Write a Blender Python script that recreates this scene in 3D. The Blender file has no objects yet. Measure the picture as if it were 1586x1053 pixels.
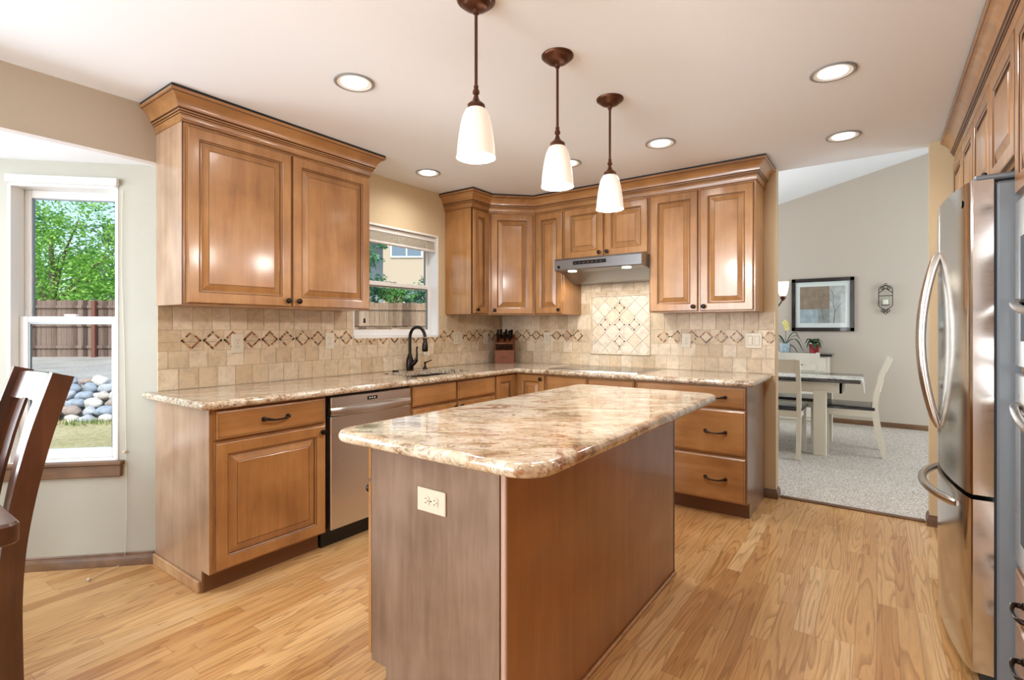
import bpy, bmesh, math, random
from mathutils import Vector, Matrix, noise
PI = math.pi
SC = bpy.context.scene
COL = SC.collection
random.seed(7)

# ------------------------------------------------------------------ camera
CAM_X, CAM_Y, CAM_H, YAW, FPX = 3.1353, -4.1791, 1.2522, 0.6234, 793.0
cd = bpy.data.cameras.new('camera'); cam = bpy.data.objects.new('camera', cd); COL.objects.link(cam)
cam.location = (CAM_X, CAM_Y, CAM_H); cam.rotation_euler = (PI/2, 0, YAW)
cd.sensor_width = 36; cd.lens = 36*FPX/1586; cd.shift_y = -(526.5-508.1)/1586
cd.clip_start = .02; cd.clip_end = 300
SC.camera = cam
SC.view_settings.view_transform = 'Standard'; SC.view_settings.look = 'None'
SC.view_settings.gamma = 1; SC.view_settings.use_curve_mapping = False
SC.view_settings.exposure = 0.36
SC.cycles.max_bounces = 10; SC.cycles.diffuse_bounces = 6; SC.cycles.glossy_bounces = 5
SC.cycles.transparent_max_bounces = 12; SC.cycles.sample_clamp_indirect = 6
SC.cycles.use_denoising = True; SC.cycles.caustics_reflective = False; SC.cycles.caustics_refractive = False

# ------------------------------------------------------------------ sky, sun, daylight
w = bpy.data.worlds.new('sky'); SC.world = w; w.use_nodes = True
nt = w.node_tree; bg = nt.nodes['Background']; sk = nt.nodes.new('ShaderNodeTexSky')
sk.sky_type = 'NISHITA'; sk.sun_disc = False; sk.sun_elevation = math.radians(52); sk.sun_rotation = math.radians(150)
sk.air_density = 1.0; sk.dust_density = 2.5
nt.links.new(sk.outputs[0], bg.inputs[0]); bg.inputs[1].default_value = .28

def add_light(name, kind, loc, energy, color=(1, 1, 1), direction=None, **kw):
    l = bpy.data.lights.new(name, kind); l.energy = energy; l.color = color
    for k, v in kw.items(): setattr(l, k, v)
    o = bpy.data.objects.new(name, l); COL.objects.link(o); o.location = loc
    if direction: o.rotation_euler = Vector(direction).to_track_quat('-Z', 'Y').to_euler()
    return o
add_light('sun', 'SUN', (6, -6, 12), 1.45, (1, .95, .88), (-.55, .62, -1.0), angle=.02)
# area lamps added outside the frame in place of daylight
add_light('bay_daylight', 'AREA', (-.64, -4.55, 1.25), 56, (.84, .92, 1), (1, .12, -.05), shape='RECTANGLE', size=1.5, size_y=1.5)
add_light('rear_fill', 'AREA', (1.15, -7.1, 1.3), 122, (.86, .93, 1), (.05, 1, .05), shape='RECTANGLE', size=2.3, size_y=2.0)  # added fill lamp for the whole room; solid wall behind it
add_light('dining_left_fill', 'AREA', (-.17, 2.4, 1.5), 60, (.88, .94, 1), (1, .1, -.1), shape='RECTANGLE', size=1.8, size_y=1.5)  # added fill lamp; the dining wall behind it is solid
add_light('dining_right_fill', 'AREA', (5.6, 1.9, 1.4), 50, (.88, .94, 1), (-1, .2, 0), shape='RECTANGLE', size=1.8, size_y=1.9)  # added fill lamp on the opposite side, also before a solid wall
add_light('left_fill', 'AREA', (.03, -6.6, 1.25), 45, (.84, .92, 1), (1, .1, 0), shape='RECTANGLE', size=1.2, size_y=1.9)  # added fill lamp to cool the island end
WARM = (1, .965, .925)

# ------------------------------------------------------------------ tagging and linking
def tag(o, label=None, cat=None, group=None, kind=None):
    if label: o['label'] = label
    if cat: o['category'] = cat
    if group: o['group'] = group
    if kind: o['kind'] = kind
    return o
def empty(name, loc=(0, 0, 0), rz=0, label=None, cat=None, group=None, kind=None, parent=None):
    o = bpy.data.objects.new(name, None); COL.objects.link(o)
    o.location = loc; o.rotation_euler = (0, 0, rz); o.empty_display_size = .1
    if parent: o.parent = parent
    return tag(o, label, cat, group, kind)
def copy_tree(o, parent=None):
    c = o.copy(); COL.objects.link(c)
    if parent: c.parent = parent
    for ch in [x for x in bpy.data.objects if x.parent == o]:
        if ch != c: copy_tree(ch, c)
    return c

class MB:
    def __init__(s): s.v = []; s.f = []; s.m = []; s.mats = []
    def mi(s, mat):
        if mat not in s.mats: s.mats.append(mat)
        return s.mats.index(mat)
    def add(s, vs, fs, mat):
        b = len(s.v); s.v += [tuple(v) for v in vs]
        k = s.mi(mat)
        for f in fs: s.f.append([b+i for i in f]); s.m.append(k)
    def box(s, a, b, mat, c=0.0, tf=None):
        lo = [min(a[i], b[i]) for i in range(3)]; hi = [max(a[i], b[i]) for i in range(3)]
        c = min([c]+[(hi[i]-lo[i])*.45 for i in range(3)])
        if c <= 0:
            vs = [(x, y, z) for x in (lo[0], hi[0]) for y in (lo[1], hi[1]) for z in (lo[2], hi[2])]
            fs = [(0, 1, 3, 2), (4, 6, 7, 5), (0, 4, 5, 1), (2, 3, 7, 6), (0, 2, 6, 4), (1, 5, 7, 3)]
        else:
            vs = []; idx = {}
            for sx in (0, 1):
                for sy in (0, 1):
                    for sz in (0, 1):
                        S = (sx, sy, sz)
                        for ax in range(3):
                            p = [(hi[i]-c if S[i] else lo[i]+c) for i in range(3)]
                            p[ax] = hi[ax] if S[ax] else lo[ax]
                            idx[(S, ax)] = len(vs); vs.append(tuple(p))
            fs = []
            for ax in range(3):
                o1, o2 = [i for i in range(3) if i != ax]
                for sd in (0, 1):
                    q = []
                    for (p, r) in ((0, 0), (1, 0), (1, 1), (0, 1)):
                        S = [0, 0, 0]; S[ax] = sd; S[o1] = p; S[o2] = r; q.append(idx[(tuple(S), ax)])
                    fs.append(q)
                for p in (0, 1):
                    for r in (0, 1):
                        S0 = [0, 0, 0]; S0[o1] = p; S0[o2] = r; S1 = list(S0); S1[ax] = 1
                        S0 = tuple(S0); S1 = tuple(S1)
                        fs.append([idx[(S0, o1)], idx[(S1, o1)], idx[(S1, o2)], idx[(S0, o2)]])
            for sx in (0, 1):
                for sy in (0, 1):
                    for sz in (0, 1):
                        fs.append([idx[((sx, sy, sz), a)] for a in range(3)])
        if tf: vs = [tf @ Vector(v) for v in vs]
        s.add(vs, fs, mat); return s
    def rings(s, R, mat, closed=True, caps=(True, True), mats=None):
        n = len(R[0]); vs = [p for r in R for p in r]; b = len(s.v); s.v += [tuple(v) for v in vs]
        for i in range(len(R)-1):
            k = s.mi(mats[i] if mats else mat)
            for j in range(n if closed else n-1):
                j2 = (j+1) % n
                s.f.append([b+i*n+j, b+i*n+j2, b+(i+1)*n+j2, b+(i+1)*n+j]); s.m.append(k)
        if caps[0]: s.f.append([b+j for j in range(n)][::-1]); s.m.append(s.mi(mats[0] if mats else mat))
        if caps[1]: s.f.append([b+(len(R)-1)*n+j for j in range(n)]); s.m.append(s.mi(mats[-1] if mats else mat))
        return s
    def tube(s, pts, r, mat, seg=10, caps=True):
        pts = [Vector(p) for p in pts]; rr = r if isinstance(r, (list, tuple)) else [r]*len(pts)
        R = []; up = None
        for i, p in enumerate(pts):
            t = (pts[min(i+1, len(pts)-1)]-pts[max(i-1, 0)]).normalized()
            if up is None: up = Vector((0, 0, 1)) if abs(t.z) < .9 else Vector((1, 0, 0))
            a = t.cross(up).normalized(); up = a.cross(t).normalized()
            R.append([p+(a*math.cos(q)+up*math.sin(q))*rr[i] for q in [2*PI*k/seg for k in range(seg)]])
        return s.rings(R, mat, True, (caps, caps))
    def lathe(s, prof, mat, c=(0, 0, 0), seg=28, axis='z', mats=None, caps=(True, True)):
        R = []
        for r, h in prof:
            r = max(r, 1e-4); ring = []
            for k in range(seg):
                q = 2*PI*k/seg; a, b = r*math.cos(q), r*math.sin(q)
                p = {'z': (a, b, h), 'y': (a, h, b), 'x': (h, a, b)}[axis]
                ring.append((c[0]+p[0], c[1]+p[1], c[2]+p[2]))
            R.append(ring)
        return s.rings(R, mat, True, caps, mats)
    def prism(s, poly, mat, fn, a, b):
        n = len(poly); vs = [fn(p, a) for p in poly]+[fn(p, b) for p in poly]
        fs = [list(range(n))[::-1], list(range(n, 2*n))]+[[i, (i+1) % n, n+(i+1) % n, n+i] for i in range(n)]
        s.add(vs, fs, mat); return s
    def build(s, name, parent=None, loc=(0, 0, 0), rz=0, smooth=30, recalc=True, rot=None):
        me = bpy.data.meshes.new(name); me.from_pydata(s.v, [], s.f)
        for m in s.mats: me.materials.append(m)
        me.polygons.foreach_set('material_index', s.m)
        if recalc:
            bm = bmesh.new(); bm.from_mesh(me); bmesh.ops.recalc_face_normals(bm, faces=bm.faces); bm.to_mesh(me); bm.free()
        if smooth:
            me.polygons.foreach_set('use_smooth', [True]*len(me.polygons)); me.set_sharp_from_angle(angle=math.radians(smooth))
        me.update()
        o = bpy.data.objects.new(name, me); COL.objects.link(o); o.location = loc
        o.rotation_euler = rot if rot else (0, 0, rz)
        if parent: o.parent = parent
        return o

def offset_poly(P, d):
    """inset a counter-clockwise polygon by d with mitred corners"""
    n = len(P); out = []
    for i in range(n):
        a, b, c = Vector(P[i-1]), Vector(P[i]), Vector(P[(i+1) % n])
        e1 = (b-a).normalized(); e2 = (c-b).normalized()
        n1 = Vector((-e1.y, e1.x)); n2 = Vector((-e2.y, e2.x)); k = n1+n2
        k = k/max(k.dot(n1), .2)
        out.append(b+k*d)
    return out
def round_poly(P, R, seg=8):
    out = []; n = len(P)
    for i in range(n):
        r = R[i]
        b = Vector(P[i])
        if r <= 0: out.append(b); continue
        a, c = Vector(P[i-1]), Vector(P[(i+1) % n])
        e1 = (a-b).normalized(); e2 = (c-b).normalized(); ang = e1.angle(e2); L = r/math.tan(ang/2)
        p, q = b+e1*L, b+e2*L; cen = b+(e1+e2).normalized()*(r/math.sin(ang/2))
        a0 = math.atan2(p.y-cen.y, p.x-cen.x); a1 = math.atan2(q.y-cen.y, q.x-cen.x); dd = (a1-a0+PI) % (2*PI)-PI
        for k in range(seg+1):
            t = a0+dd*k/seg; out.append(Vector((cen.x+r*math.cos(t), cen.y+r*math.sin(t))))
    return out
def slab(mb, P, prof, mat, hole=None):
    """prof: list of (inset, z); first and last rings are closed (with a hole when given)"""
    R = []
    for ins, z in prof:
        q = offset_poly(P, ins) if ins else [Vector(p) for p in P]
        R.append([(p.x, p.y, z) for p in q])
    mb.rings(R, mat, True, (hole is None, hole is None))
    if hole:
        for ring, z in ((R[0], prof[0][1]), (R[-1], prof[-1][1])):
            bm = bmesh.new(); es = []
            for loop in ([p[:2] for p in ring], hole):
                vs = [bm.verts.new((p[0], p[1], z)) for p in loop]
                es += [bm.edges.new((vs[i], vs[(i+1) % len(vs)])) for i in range(len(vs))]
            bmesh.ops.triangle_fill(bm, use_beauty=True, use_dissolve=False, edges=es)
            bm.verts.index_update()
            mb.add([v.co[:] for v in bm.verts], [[v.index for v in f.verts] for f in bm.faces], mat); bm.free()
        z0, z1 = prof[0][1], prof[-1][1]
        mb.rings([[(p[0], p[1], z0) for p in hole], [(p[0], p[1], z1) for p in hole]], mat, True, (False, False))
def sweep(mb, path, prof, mat, mats=None, caps=True):
    """path 2D polyline; profile (outset to the right of travel, z)"""
    P = [Vector(p) for p in path]; n = len(P); K = []
    for i in range(n):
        e1 = (P[i]-P[i-1]).normalized() if i else None
        e2 = (P[i+1]-P[i]).normalized() if i < n-1 else None
        n1 = Vector((e1.y, -e1.x)) if e1 else None; n2 = Vector((e2.y, -e2.x)) if e2 else None
        if n1 is None: k = n2
        elif n2 is None: k = n1
        else: k = n1+n2; k = k/k.dot(n1)
        K.append(k)
    b = len(mb.v); m = len(prof)
    for i in range(n):
        for o, z in prof: q = P[i]+K[i]*o; mb.v.append((q.x, q.y, z))
    for i in range(n-1):
        for j in range(m):
            j2 = (j+1) % m
            mb.f.append([b+i*m+j, b+(i+1)*m+j, b+(i+1)*m+j2, b+i*m+j2])
            mb.m.append(mb.mi(mats[j] if mats else mat))
    if caps:
        mb.f.append([b+j for j in range(m)]); mb.m.append(mb.mi(mat))
        mb.f.append([b+(n-1)*m+j for j in range(m)]); mb.m.append(mb.mi(mat))

# ------------------------------------------------------------------ materials
def s2l(c): return tuple(((x/255)/12.92 if x/255 <= .04045 else ((x/255+.055)/1.055)**2.4) for x in c)+(1,)
class N:
    def __init__(s, name):
        s.mat = bpy.data.materials.new(name); s.mat.use_nodes = True; s.nt = s.mat.node_tree
        s.b = s.nt.nodes['Principled BSDF']; s.out = s.nt.nodes['Material Output']
    def n(s, t, **kw):
        x = s.nt.nodes.new(t)
        for k, v in kw.items():
            if k.startswith('i_'):
                kk = k[2:]; kk = int(kk) if kk.isdigit() else kk.replace('_', ' ')
                x.inputs[kk].default_value = v
            else: setattr(x, k, v)
        return x
    def l(s, a, b): s.nt.links.new(a, b)
    def set(s, **kw):
        for k, v in kw.items(): s.b.inputs[k.replace('_', ' ')].default_value = v
    def math(s, op, a, b=None, c=None):
        x = s.n('ShaderNodeMath', operation=op)
        for i, q in enumerate((a, b, c)):
            if q is None: continue
            if isinstance(q, (int, float)): x.inputs[i].default_value = q
            else: s.l(q, x.inputs[i])
        return x.outputs[0]
    def ramp(s, fac, stops, interp='LINEAR'):
        x = s.n('ShaderNodeValToRGB'); cr = x.color_ramp; cr.interpolation = interp
        while len(cr.elements) < len(stops): cr.elements.new(.5)
        for e, (p, c) in zip(cr.elements, stops): e.position = p; e.color = c
        s.l(fac, x.inputs[0]); return x.outputs[0]
    def mix(s, fac, a, b, blend='MIX'):
        x = s.n('ShaderNodeMix', data_type='RGBA', blend_type=blend)
        for i, q in ((0, fac), (6, a), (7, b)):
            if isinstance(q, (int, float, tuple)): x.inputs[i].default_value = q
            else: s.l(q, x.inputs[i])
        return x.outputs[2]
    def bump(s, h, strength=.2, dist=.002):
        x = s.n('ShaderNodeBump'); x.inputs['Strength'].default_value = strength; x.inputs['Distance'].default_value = dist
        s.l(h, x.inputs['Height']); s.l(x.outputs[0], s.b.inputs['Normal'])
    def coord(s, scale=(1, 1, 1), rnd=True, rot=(0, 0, 0)):
        tc = s.n('ShaderNodeTexCoord'); v = tc.outputs['Object']
        if rnd:
            oi = s.n('ShaderNodeObjectInfo'); vm = s.n('ShaderNodeVectorMath', operation='SCALE'); vm.inputs[0].default_value = (37, 91, 53)
            s.l(oi.outputs['Random'], vm.inputs['Scale']); va = s.n('ShaderNodeVectorMath', operation='ADD')
            s.l(v, va.inputs[0]); s.l(vm.outputs[0], va.inputs[1]); v = va.outputs[0]
        mp = s.n('ShaderNodeMapping'); mp.inputs['Scale'].default_value = scale; mp.inputs['Rotation'].default_value = rot
        s.l(v, mp.inputs[0]); return mp.outputs[0]
    def noise(s, vec, scale, detail=4, rough=.55, dist=0):
        x = s.n('ShaderNodeTexNoise'); x.inputs['Scale'].default_value = scale; x.inputs['Detail'].default_value = detail
        x.inputs['Roughness'].default_value = rough; x.inputs['Distortion'].default_value = dist; s.l(vec, x.inputs['Vector'])
        return x.outputs['Fac']

def plain(name, rgb, rough=.5, metal=0, spec=.5, noise_amt=0, nscale=60, bump=0, coat=0):
    m = N(name); m.set(Base_Color=s2l(rgb), Roughness=rough, Metallic=metal, Specular_IOR_Level=spec, Coat_Weight=coat)
    if noise_amt or bump:
        v = m.coord((1, 1, 1), False); nz = m.noise(v, nscale, 3)
        if noise_amt:
            c = s2l(rgb); d = tuple(x*(1-noise_amt) for x in c[:3])+(1,); u = tuple(min(1, x*(1+noise_amt)) for x in c[:3])+(1,)
            m.l(m.ramp(nz, [(.3, d), (.7, u)]), m.b.inputs['Base Color'])
        if bump: m.bump(nz, bump, .002)
    return m.mat
def wood(name, dark, mid, light, rough=.3, axis='z', coat=.35, fine=1.0):
    m = N(name); sc = {'z': (9, 9, .8), 'x': (.8, 9, 9), 'y': (9, .8, 9)}[axis]
    v = m.coord(sc); v2 = m.coord((2.3, 2.3, 2.3))
    grain = m.noise(v, 2.2*fine, 5, .55, .6); blotch = m.noise(v2, 1.6, 3, .5, .3)
    f = m.math('ADD', m.math('MULTIPLY', grain, .42), m.math('MULTIPLY', blotch, .58))
    c = m.ramp(f, [(.34, s2l(dark)), (.5, s2l(mid)), (.66, s2l(light))])
    fsc = {'z': (60, 60, 2), 'x': (2, 60, 60), 'y': (60, 2, 60)}[axis]
    fine_n = m.noise(m.coord(fsc), 4, 3, .6)
    c = m.mix(.12, c, m.ramp(fine_n, [(.35, (.35, .35, .35, 1)), (.65, (1, 1, 1, 1))]), 'MULTIPLY')
    m.l(c, m.b.inputs['Base Color']); m.set(Roughness=rough, Coat_Weight=coat+.2, Coat_Roughness=.14)
    m.bump(fine_n, .04, .001); return m.mat
CAB_D, CAB_M, CAB_L = (141, 97, 56), (166, 118, 70), (184, 137, 86)
M_WOOD = wood('honey_maple', CAB_D, CAB_M, CAB_L)
M_WOODH = wood('honey_maple_horizontal', CAB_D, CAB_M, CAB_L, axis='x')
M_GLAZE = plain('dark_glaze', (70, 40, 22), .35)
M_PANEL = wood('island_veneer', (150, 103, 58), (164, 115, 67), (177, 128, 78), rough=.38)
M_ENDGLARE = wood('end_veneer_glare', (104, 82, 66), (124, 101, 84), (142, 119, 102), rough=.34, fine=1.6)  # veneer colour greyed to carry the window glare on end panels
M_SIDEGLARE = wood('side_veneer_glare', (150, 118, 92), (172, 141, 114), (190, 160, 134), rough=.3)  # paler veneer colour stands in for window glare on exposed sides
M_DARKWOOD = wood('walnut_stain', (52, 28, 18), (78, 44, 30), (102, 62, 44), rough=.28, coat=.5)
M_DARKWOODX = wood('walnut_stain_x', (52, 28, 18), (78, 44, 30), (102, 62, 44), rough=.28, axis='x', coat=.5)
M_TRIM = wood('oak_trim', (84, 58, 36), (112, 80, 52), (136, 102, 70), rough=.45, axis='x', coat=-.15)
M_TRIMY = wood('oak_trim_y', (84, 58, 36), (112, 80, 52), (136, 102, 70), rough=.4, axis='y')
M_TRIML = wood('light_oak_trim', (160, 118, 80), (188, 146, 104), (206, 168, 126), rough=.4, axis='x')
M_KICK = plain('toe_kick', (112, 74, 46), .5)
M_WHITE = plain('white_vinyl', (228, 228, 226), .35)
M_CREAM = plain('cream_plastic', (208, 198, 178), .35)
M_CREAMD = plain('cream_shadow_slot', (96, 84, 68), .5)
M_BLACK = plain('black_gap', (18, 14, 12), .5)
M_BRONZE = plain('oil_rubbed_bronze', (38, 28, 24), .28, .7)
M_BRONZEL = plain('aged_bronze', (92, 58, 42), .32, .75)
M_CEIL = plain('ceiling_paint', (234, 238, 243), .9, bump=.12, nscale=90)
M_WALLK = plain('tan_paint', (203, 184, 150), .8, bump=.15, nscale=120)
M_WALLB = plain('bay_paint', (180, 180, 169), .8, bump=.35, nscale=70)
M_HEAD = plain('header_paint', (180, 168, 150), .8, bump=.15, nscale=120)
M_WALLD = plain('dining_paint', (196, 187, 174), .85, bump=.1, nscale=120)
def steel(name, rgb, rough, stretch=(2, 2, 60), b=.02):
    m = N(name); m.set(Base_Color=s2l(rgb), Metallic=1.0, Roughness=rough)
    v = m.coord(stretch, False); nz = m.noise(v, 8, 2)
    m.l(m.math('ADD', m.math('MULTIPLY', nz, .12), rough-.06), m.b.inputs['Roughness']); (m.bump(nz, b, .0005) if b else None); return m.mat
M_STEEL = steel('brushed_steel', (206, 200, 194), .30, b=0)
M_STEELH = steel('hood_steel', (150, 151, 154), .30, (60, 2, 2), b=0)
M_STEELF = steel('fridge_steel', (206, 203, 200), .15, b=0)
M_STEELD = plain('steel_dark', (120, 124, 128), .35, .8)
M_HANDLE = plain('satin_nickel_handle', (200, 196, 190), .24, 1)
M_FSIDE = plain('fridge_side_grey', (124, 131, 137), .42, .35, bump=.05, nscale=400)
M_GASKET = plain('gasket_black', (26, 28, 30), .6)
M_BGLASS = plain('black_glass', (24, 24, 26), .06, 0, .6)
M_SINK = plain('black_composite', (26, 25, 25), .35)
def glass(name, tint=(1, 1, 1, 1), refl=.09):
    m = N(name); nt_ = m.nt; tr = m.n('ShaderNodeBsdfTransparent'); tr.inputs[0].default_value = tint
    gl = m.n('ShaderNodeBsdfGlossy'); gl.inputs['Roughness'].default_value = .01
    mx = m.n('ShaderNodeMixShader'); fr = m.n('ShaderNodeLayerWeight'); fr.inputs[0].default_value = .5
    m.l(m.math('ADD', m.math('MULTIPLY', m.math('POWER', fr.outputs['Facing'], 5.0), .35), .008), mx.inputs[0]); m.l(tr.outputs[0], mx.inputs[1]); m.l(gl.outputs[0], mx.inputs[2]); m.l(mx.outputs[0], m.out.inputs[0])
    nt_.nodes.remove(m.b); return m.mat
M_GLASS = glass('clear_glass', (.97, .99, .98, 1))
_g = N('window_glass'); _t = _g.n('ShaderNodeBsdfTransparent'); _t.inputs[0].default_value = (.95, .985, .97, 1); _g.l(_t.outputs[0], _g.out.inputs[0]); _g.nt.nodes.remove(_g.b); M_GLASSW = _g.mat
def emit(name, rgb, strength, base=(255, 255, 255)):
    m = N(name); m.set(Base_Color=s2l(base), Roughness=.3); m.b.inputs['Emission Color'].default_value = s2l(rgb)
    m.b.inputs['Emission Strength'].default_value = strength; return m.mat
M_SHADE = emit('frosted_glass_lit', (255, 240, 218), .36, (226, 220, 210))
M_BULB = emit('recessed_bulb', (255, 250, 240), 3.2)
M_PBULB = emit('pendant_bulb', (255, 240, 214), 1.0)
M_HOODBULB = emit('hood_bulb', (255, 244, 222), 6)

def floor_mat():
    m = N('oak_strip_floor'); tc = m.n('ShaderNodeTexCoord'); sp = m.n('ShaderNodeSeparateXYZ'); m.l(tc.outputs['Object'], sp.inputs[0])
    X, Y = sp.outputs[0], sp.outputs[1]; W = .071
    u = m.math('DIVIDE', X, W); row = m.math('FLOOR', u); fu = m.math('FRACT', u)
    wn = m.n('ShaderNodeTexWhiteNoise', noise_dimensions='1D'); m.l(row, wn.inputs['W'])
    ln = m.math('ADD', m.math('MULTIPLY', wn.outputs['Value'], .7), .6)
    v = m.math('ADD', m.math('DIVIDE', Y, ln), m.math('MULTIPLY', wn.outputs['Value'], 17.3)); brd = m.math('FLOOR', v); fv = m.math('FRACT', v)
    cb = m.n('ShaderNodeCombineXYZ'); m.l(row, cb.inputs[0]); m.l(brd, cb.inputs[1])
    w2 = m.n('ShaderNodeTexWhiteNoise', noise_dimensions='2D'); m.l(cb.outputs[0], w2.inputs['Vector']); rid = w2.outputs['Value']
    off = m.n('ShaderNodeVectorMath', operation='SCALE'); m.l(w2.outputs['Color'], off.inputs[0]); off.inputs['Scale'].default_value = 40
    ad = m.n('ShaderNodeVectorMath', operation='ADD'); m.l(tc.outputs['Object'], ad.inputs[0]); m.l(off.outputs[0], ad.inputs[1])
    mp = m.n('ShaderNodeMapping'); mp.inputs['Scale'].default_value = (12, .75, 1); m.l(ad.outputs[0], mp.inputs[0])
    field = m.noise(mp.outputs[0], 1.0, 1.3, .45, .15)
    rings = m.math('FRACT', m.math('MULTIPLY', field, 15.0))
    line = m.ramp(rings, [(0, (1, 1, 1, 1)), (.5, (.97, .95, .93, 1)), (.82, (.62, .52, .40, 1)), (.93, (.45, .34, .24, 1)), (1, (1, 1, 1, 1))])
    mp2 = m.n('ShaderNodeMapping'); mp2.inputs['Scale'].default_value = (260, 9, 1); m.l(ad.outputs[0], mp2.inputs[0])
    pore = m.noise(mp2.outputs[0], 1.0, 3, .6)
    base = m.ramp(rid, [(0, s2l((194, 144, 88))), (.25, s2l((215, 171, 114))), (.5, s2l((223, 182, 126))), (.75, s2l((206, 157, 100))), (1, s2l((232, 197, 146)))])
    c = m.mix(.62, base, m.mix(1.0, base, line, 'MULTIPLY'), 'MIX')
    c = m.mix(.3, c, m.ramp(pore, [(.38, (.55, .5, .45, 1)), (.55, (1, 1, 1, 1))]), 'MULTIPLY')
    e = m.math('MINIMUM', m.math('MULTIPLY', m.math('MINIMUM', fu, m.math('SUBTRACT', 1, fu)), W), m.math('MULTIPLY', m.math('MINIMUM', fv, m.math('SUBTRACT', 1, fv)), ln))
    gap = m.math('LESS_THAN', e, .0007)
    c = m.mix(m.math('MULTIPLY', gap, .6), c, s2l((96, 62, 36)))
    m.l(c, m.b.inputs['Base Color']); m.set(Roughness=.3, Coat_Weight=.25, Coat_Roughness=.16)
    m.bump(m.math('SUBTRACT', line, gap), .05, .0006); return m.mat
M_FLOOR = floor_mat()
def granite(name, streak, rust, speck=.60, coat=.5):
    m = N(name); tc = m.n('ShaderNodeTexCoord'); m0 = m.n('ShaderNodeMapping'); m0.inputs['Rotation'].default_value = (0, 0, streak); m.l(tc.outputs['Object'], m0.inputs[0])
    mp = m.n('ShaderNodeMapping'); mp.inputs['Scale'].default_value = (1.3, 3.6, 3); m.l(m0.outputs[0], mp.inputs[0])
    mq = m.n('ShaderNodeMapping'); mq.inputs['Scale'].default_value = (1.0, 1.9, 1); m.l(m0.outputs[0], mq.inputs[0])
    f1 = m.noise(mp.outputs[0], 2.3, 9, .70, 1.1)
    c = m.ramp(f1, [(.26, s2l((92, 72, 58))), (.37, s2l((150, 124, 96))), (.46, s2l((196, 176, 146))), (.58, s2l((222, 211, 192))), (.72, s2l((180, 154, 118)))])
    f2 = m.noise(mp.outputs[0], 3.4, 7, .68, 1.8)
    vein = m.ramp(m.math('ABSOLUTE', m.math('SUBTRACT', f2, .5)), [(0, (1, 1, 1, 1)), (.008, (.6, .6, .6, 1)), (.02, (0, 0, 0, 1))])
    c = m.mix(m.math('MULTIPLY', vein, .8), c, s2l((84, 60, 48)))
    v3 = m.coord((1, 1, 1), False); f3 = m.noise(v3, 95, 3, .7)
    c = m.mix(m.ramp(f3, [(speck, (0, 0, 0, 1)), (speck+.05, (.75, .75, .75, 1))]), c, s2l((70, 52, 44)))
    f4 = m.noise(mq.outputs[0], 2.4, 8, .78, 1.8)
    c = m.mix(m.ramp(f4, [(.535, (0, 0, 0, 1)), (.60, (rust, rust, rust, 1))]), c, s2l((138, 78, 42)))
    f5 = m.noise(v3, 40, 4, .6)
    c = m.mix(m.ramp(f5, [(.55, (0, 0, 0, 1)), (.7, (.55, .55, .55, 1))]), c, s2l((238, 230, 216)))
    m.l(c, m.b.inputs['Base Color']); m.set(Roughness=.09, Specular_IOR_Level=.7, Coat_Weight=coat, Coat_Roughness=.03, Coat_IOR=1.55); return m.mat
M_GRAN = granite('cream_granite_island', -.62, .85, .63)
M_GRANC = granite('cream_granite_counter', -1.2, .35, .54, .15)
def travertine(name, rgb):
    m = N(name); c0 = s2l(rgb); v = m.coord((1, 1, 1), False); n1 = m.noise(v, 14, 6, .65, 1.0); n2 = m.noise(v, 60, 4, .6)
    d = tuple(x*.78 for x in c0[:3])+(1,); u = tuple(min(1, x*1.14) for x in c0[:3])+(1,)
    c = m.ramp(n1, [(.32, d), (.5, c0), (.68, u)]); c = m.mix(.25, c, m.ramp(n2, [(.35, (.7, .66, .6, 1)), (.5, (1, 1, 1, 1))]), 'MULTIPLY')
    m.l(c, m.b.inputs['Base Color']); m.set(Roughness=.42); m.bump(n2, .1, .001); return m.mat
T_A = travertine('travertine_tan', (200, 180, 150)); T_B = travertine('travertine_cream', (213, 197, 172))
T_C = travertine('travertine_brown', (190, 168, 137)); T_D = travertine('travertine_pale', (207, 189, 162))
T_E = travertine('travertine_panel', (218, 205, 186))
T_M = [plain('mosaic_'+n, c, .35) for n, c in (('tan', (190, 150, 106)), ('brown', (132, 88, 54)), ('rust', (158, 104, 66)), ('cream', (214, 190, 152)), ('umber', (98, 66, 46)))]
T_BLACK = plain('mosaic_black', (30, 24, 24), .15); T_GROUT = plain('grout', (214, 200, 174), .8)
def carpet_mat():
    m = N('frieze_carpet'); v = m.coord((1, 1, 1), False); n1 = m.noise(v, 110, 3, .7); n2 = m.noise(v, 5, 3, .5)
    c = m.ramp(n1, [(.36, s2l((140, 128, 114))), (.47, s2l((206, 199, 190))), (.60, s2l((236, 232, 226)))])
    c = m.mix(.25, c, m.ramp(n2, [(.3, (.8, .78, .76, 1)), (.7, (1, 1, 1, 1))]), 'MULTIPLY')
    m.l(c, m.b.inputs['Base Color']); m.set(Roughness=.95, Specular_IOR_Level=.1); m.bump(n1, .8, .01); return m.mat
M_CARPET = carpet_mat()

# ------------------------------------------------------------------ room dimensions
H = 2.4286; YL = -3.068; XR = 2.5145; WT = .11; UD = .313; BD = .608; XW = 4.135
SILL_Z0, WIN_Z1, WY0, WY1 = 1.175, 2.055, -1.818, -.921

def struct(name, mb, parent=None, **kw):
    o = mb.build(name, parent, **kw)
    if not parent: o['kind'] = 'structure'
    return o
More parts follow.
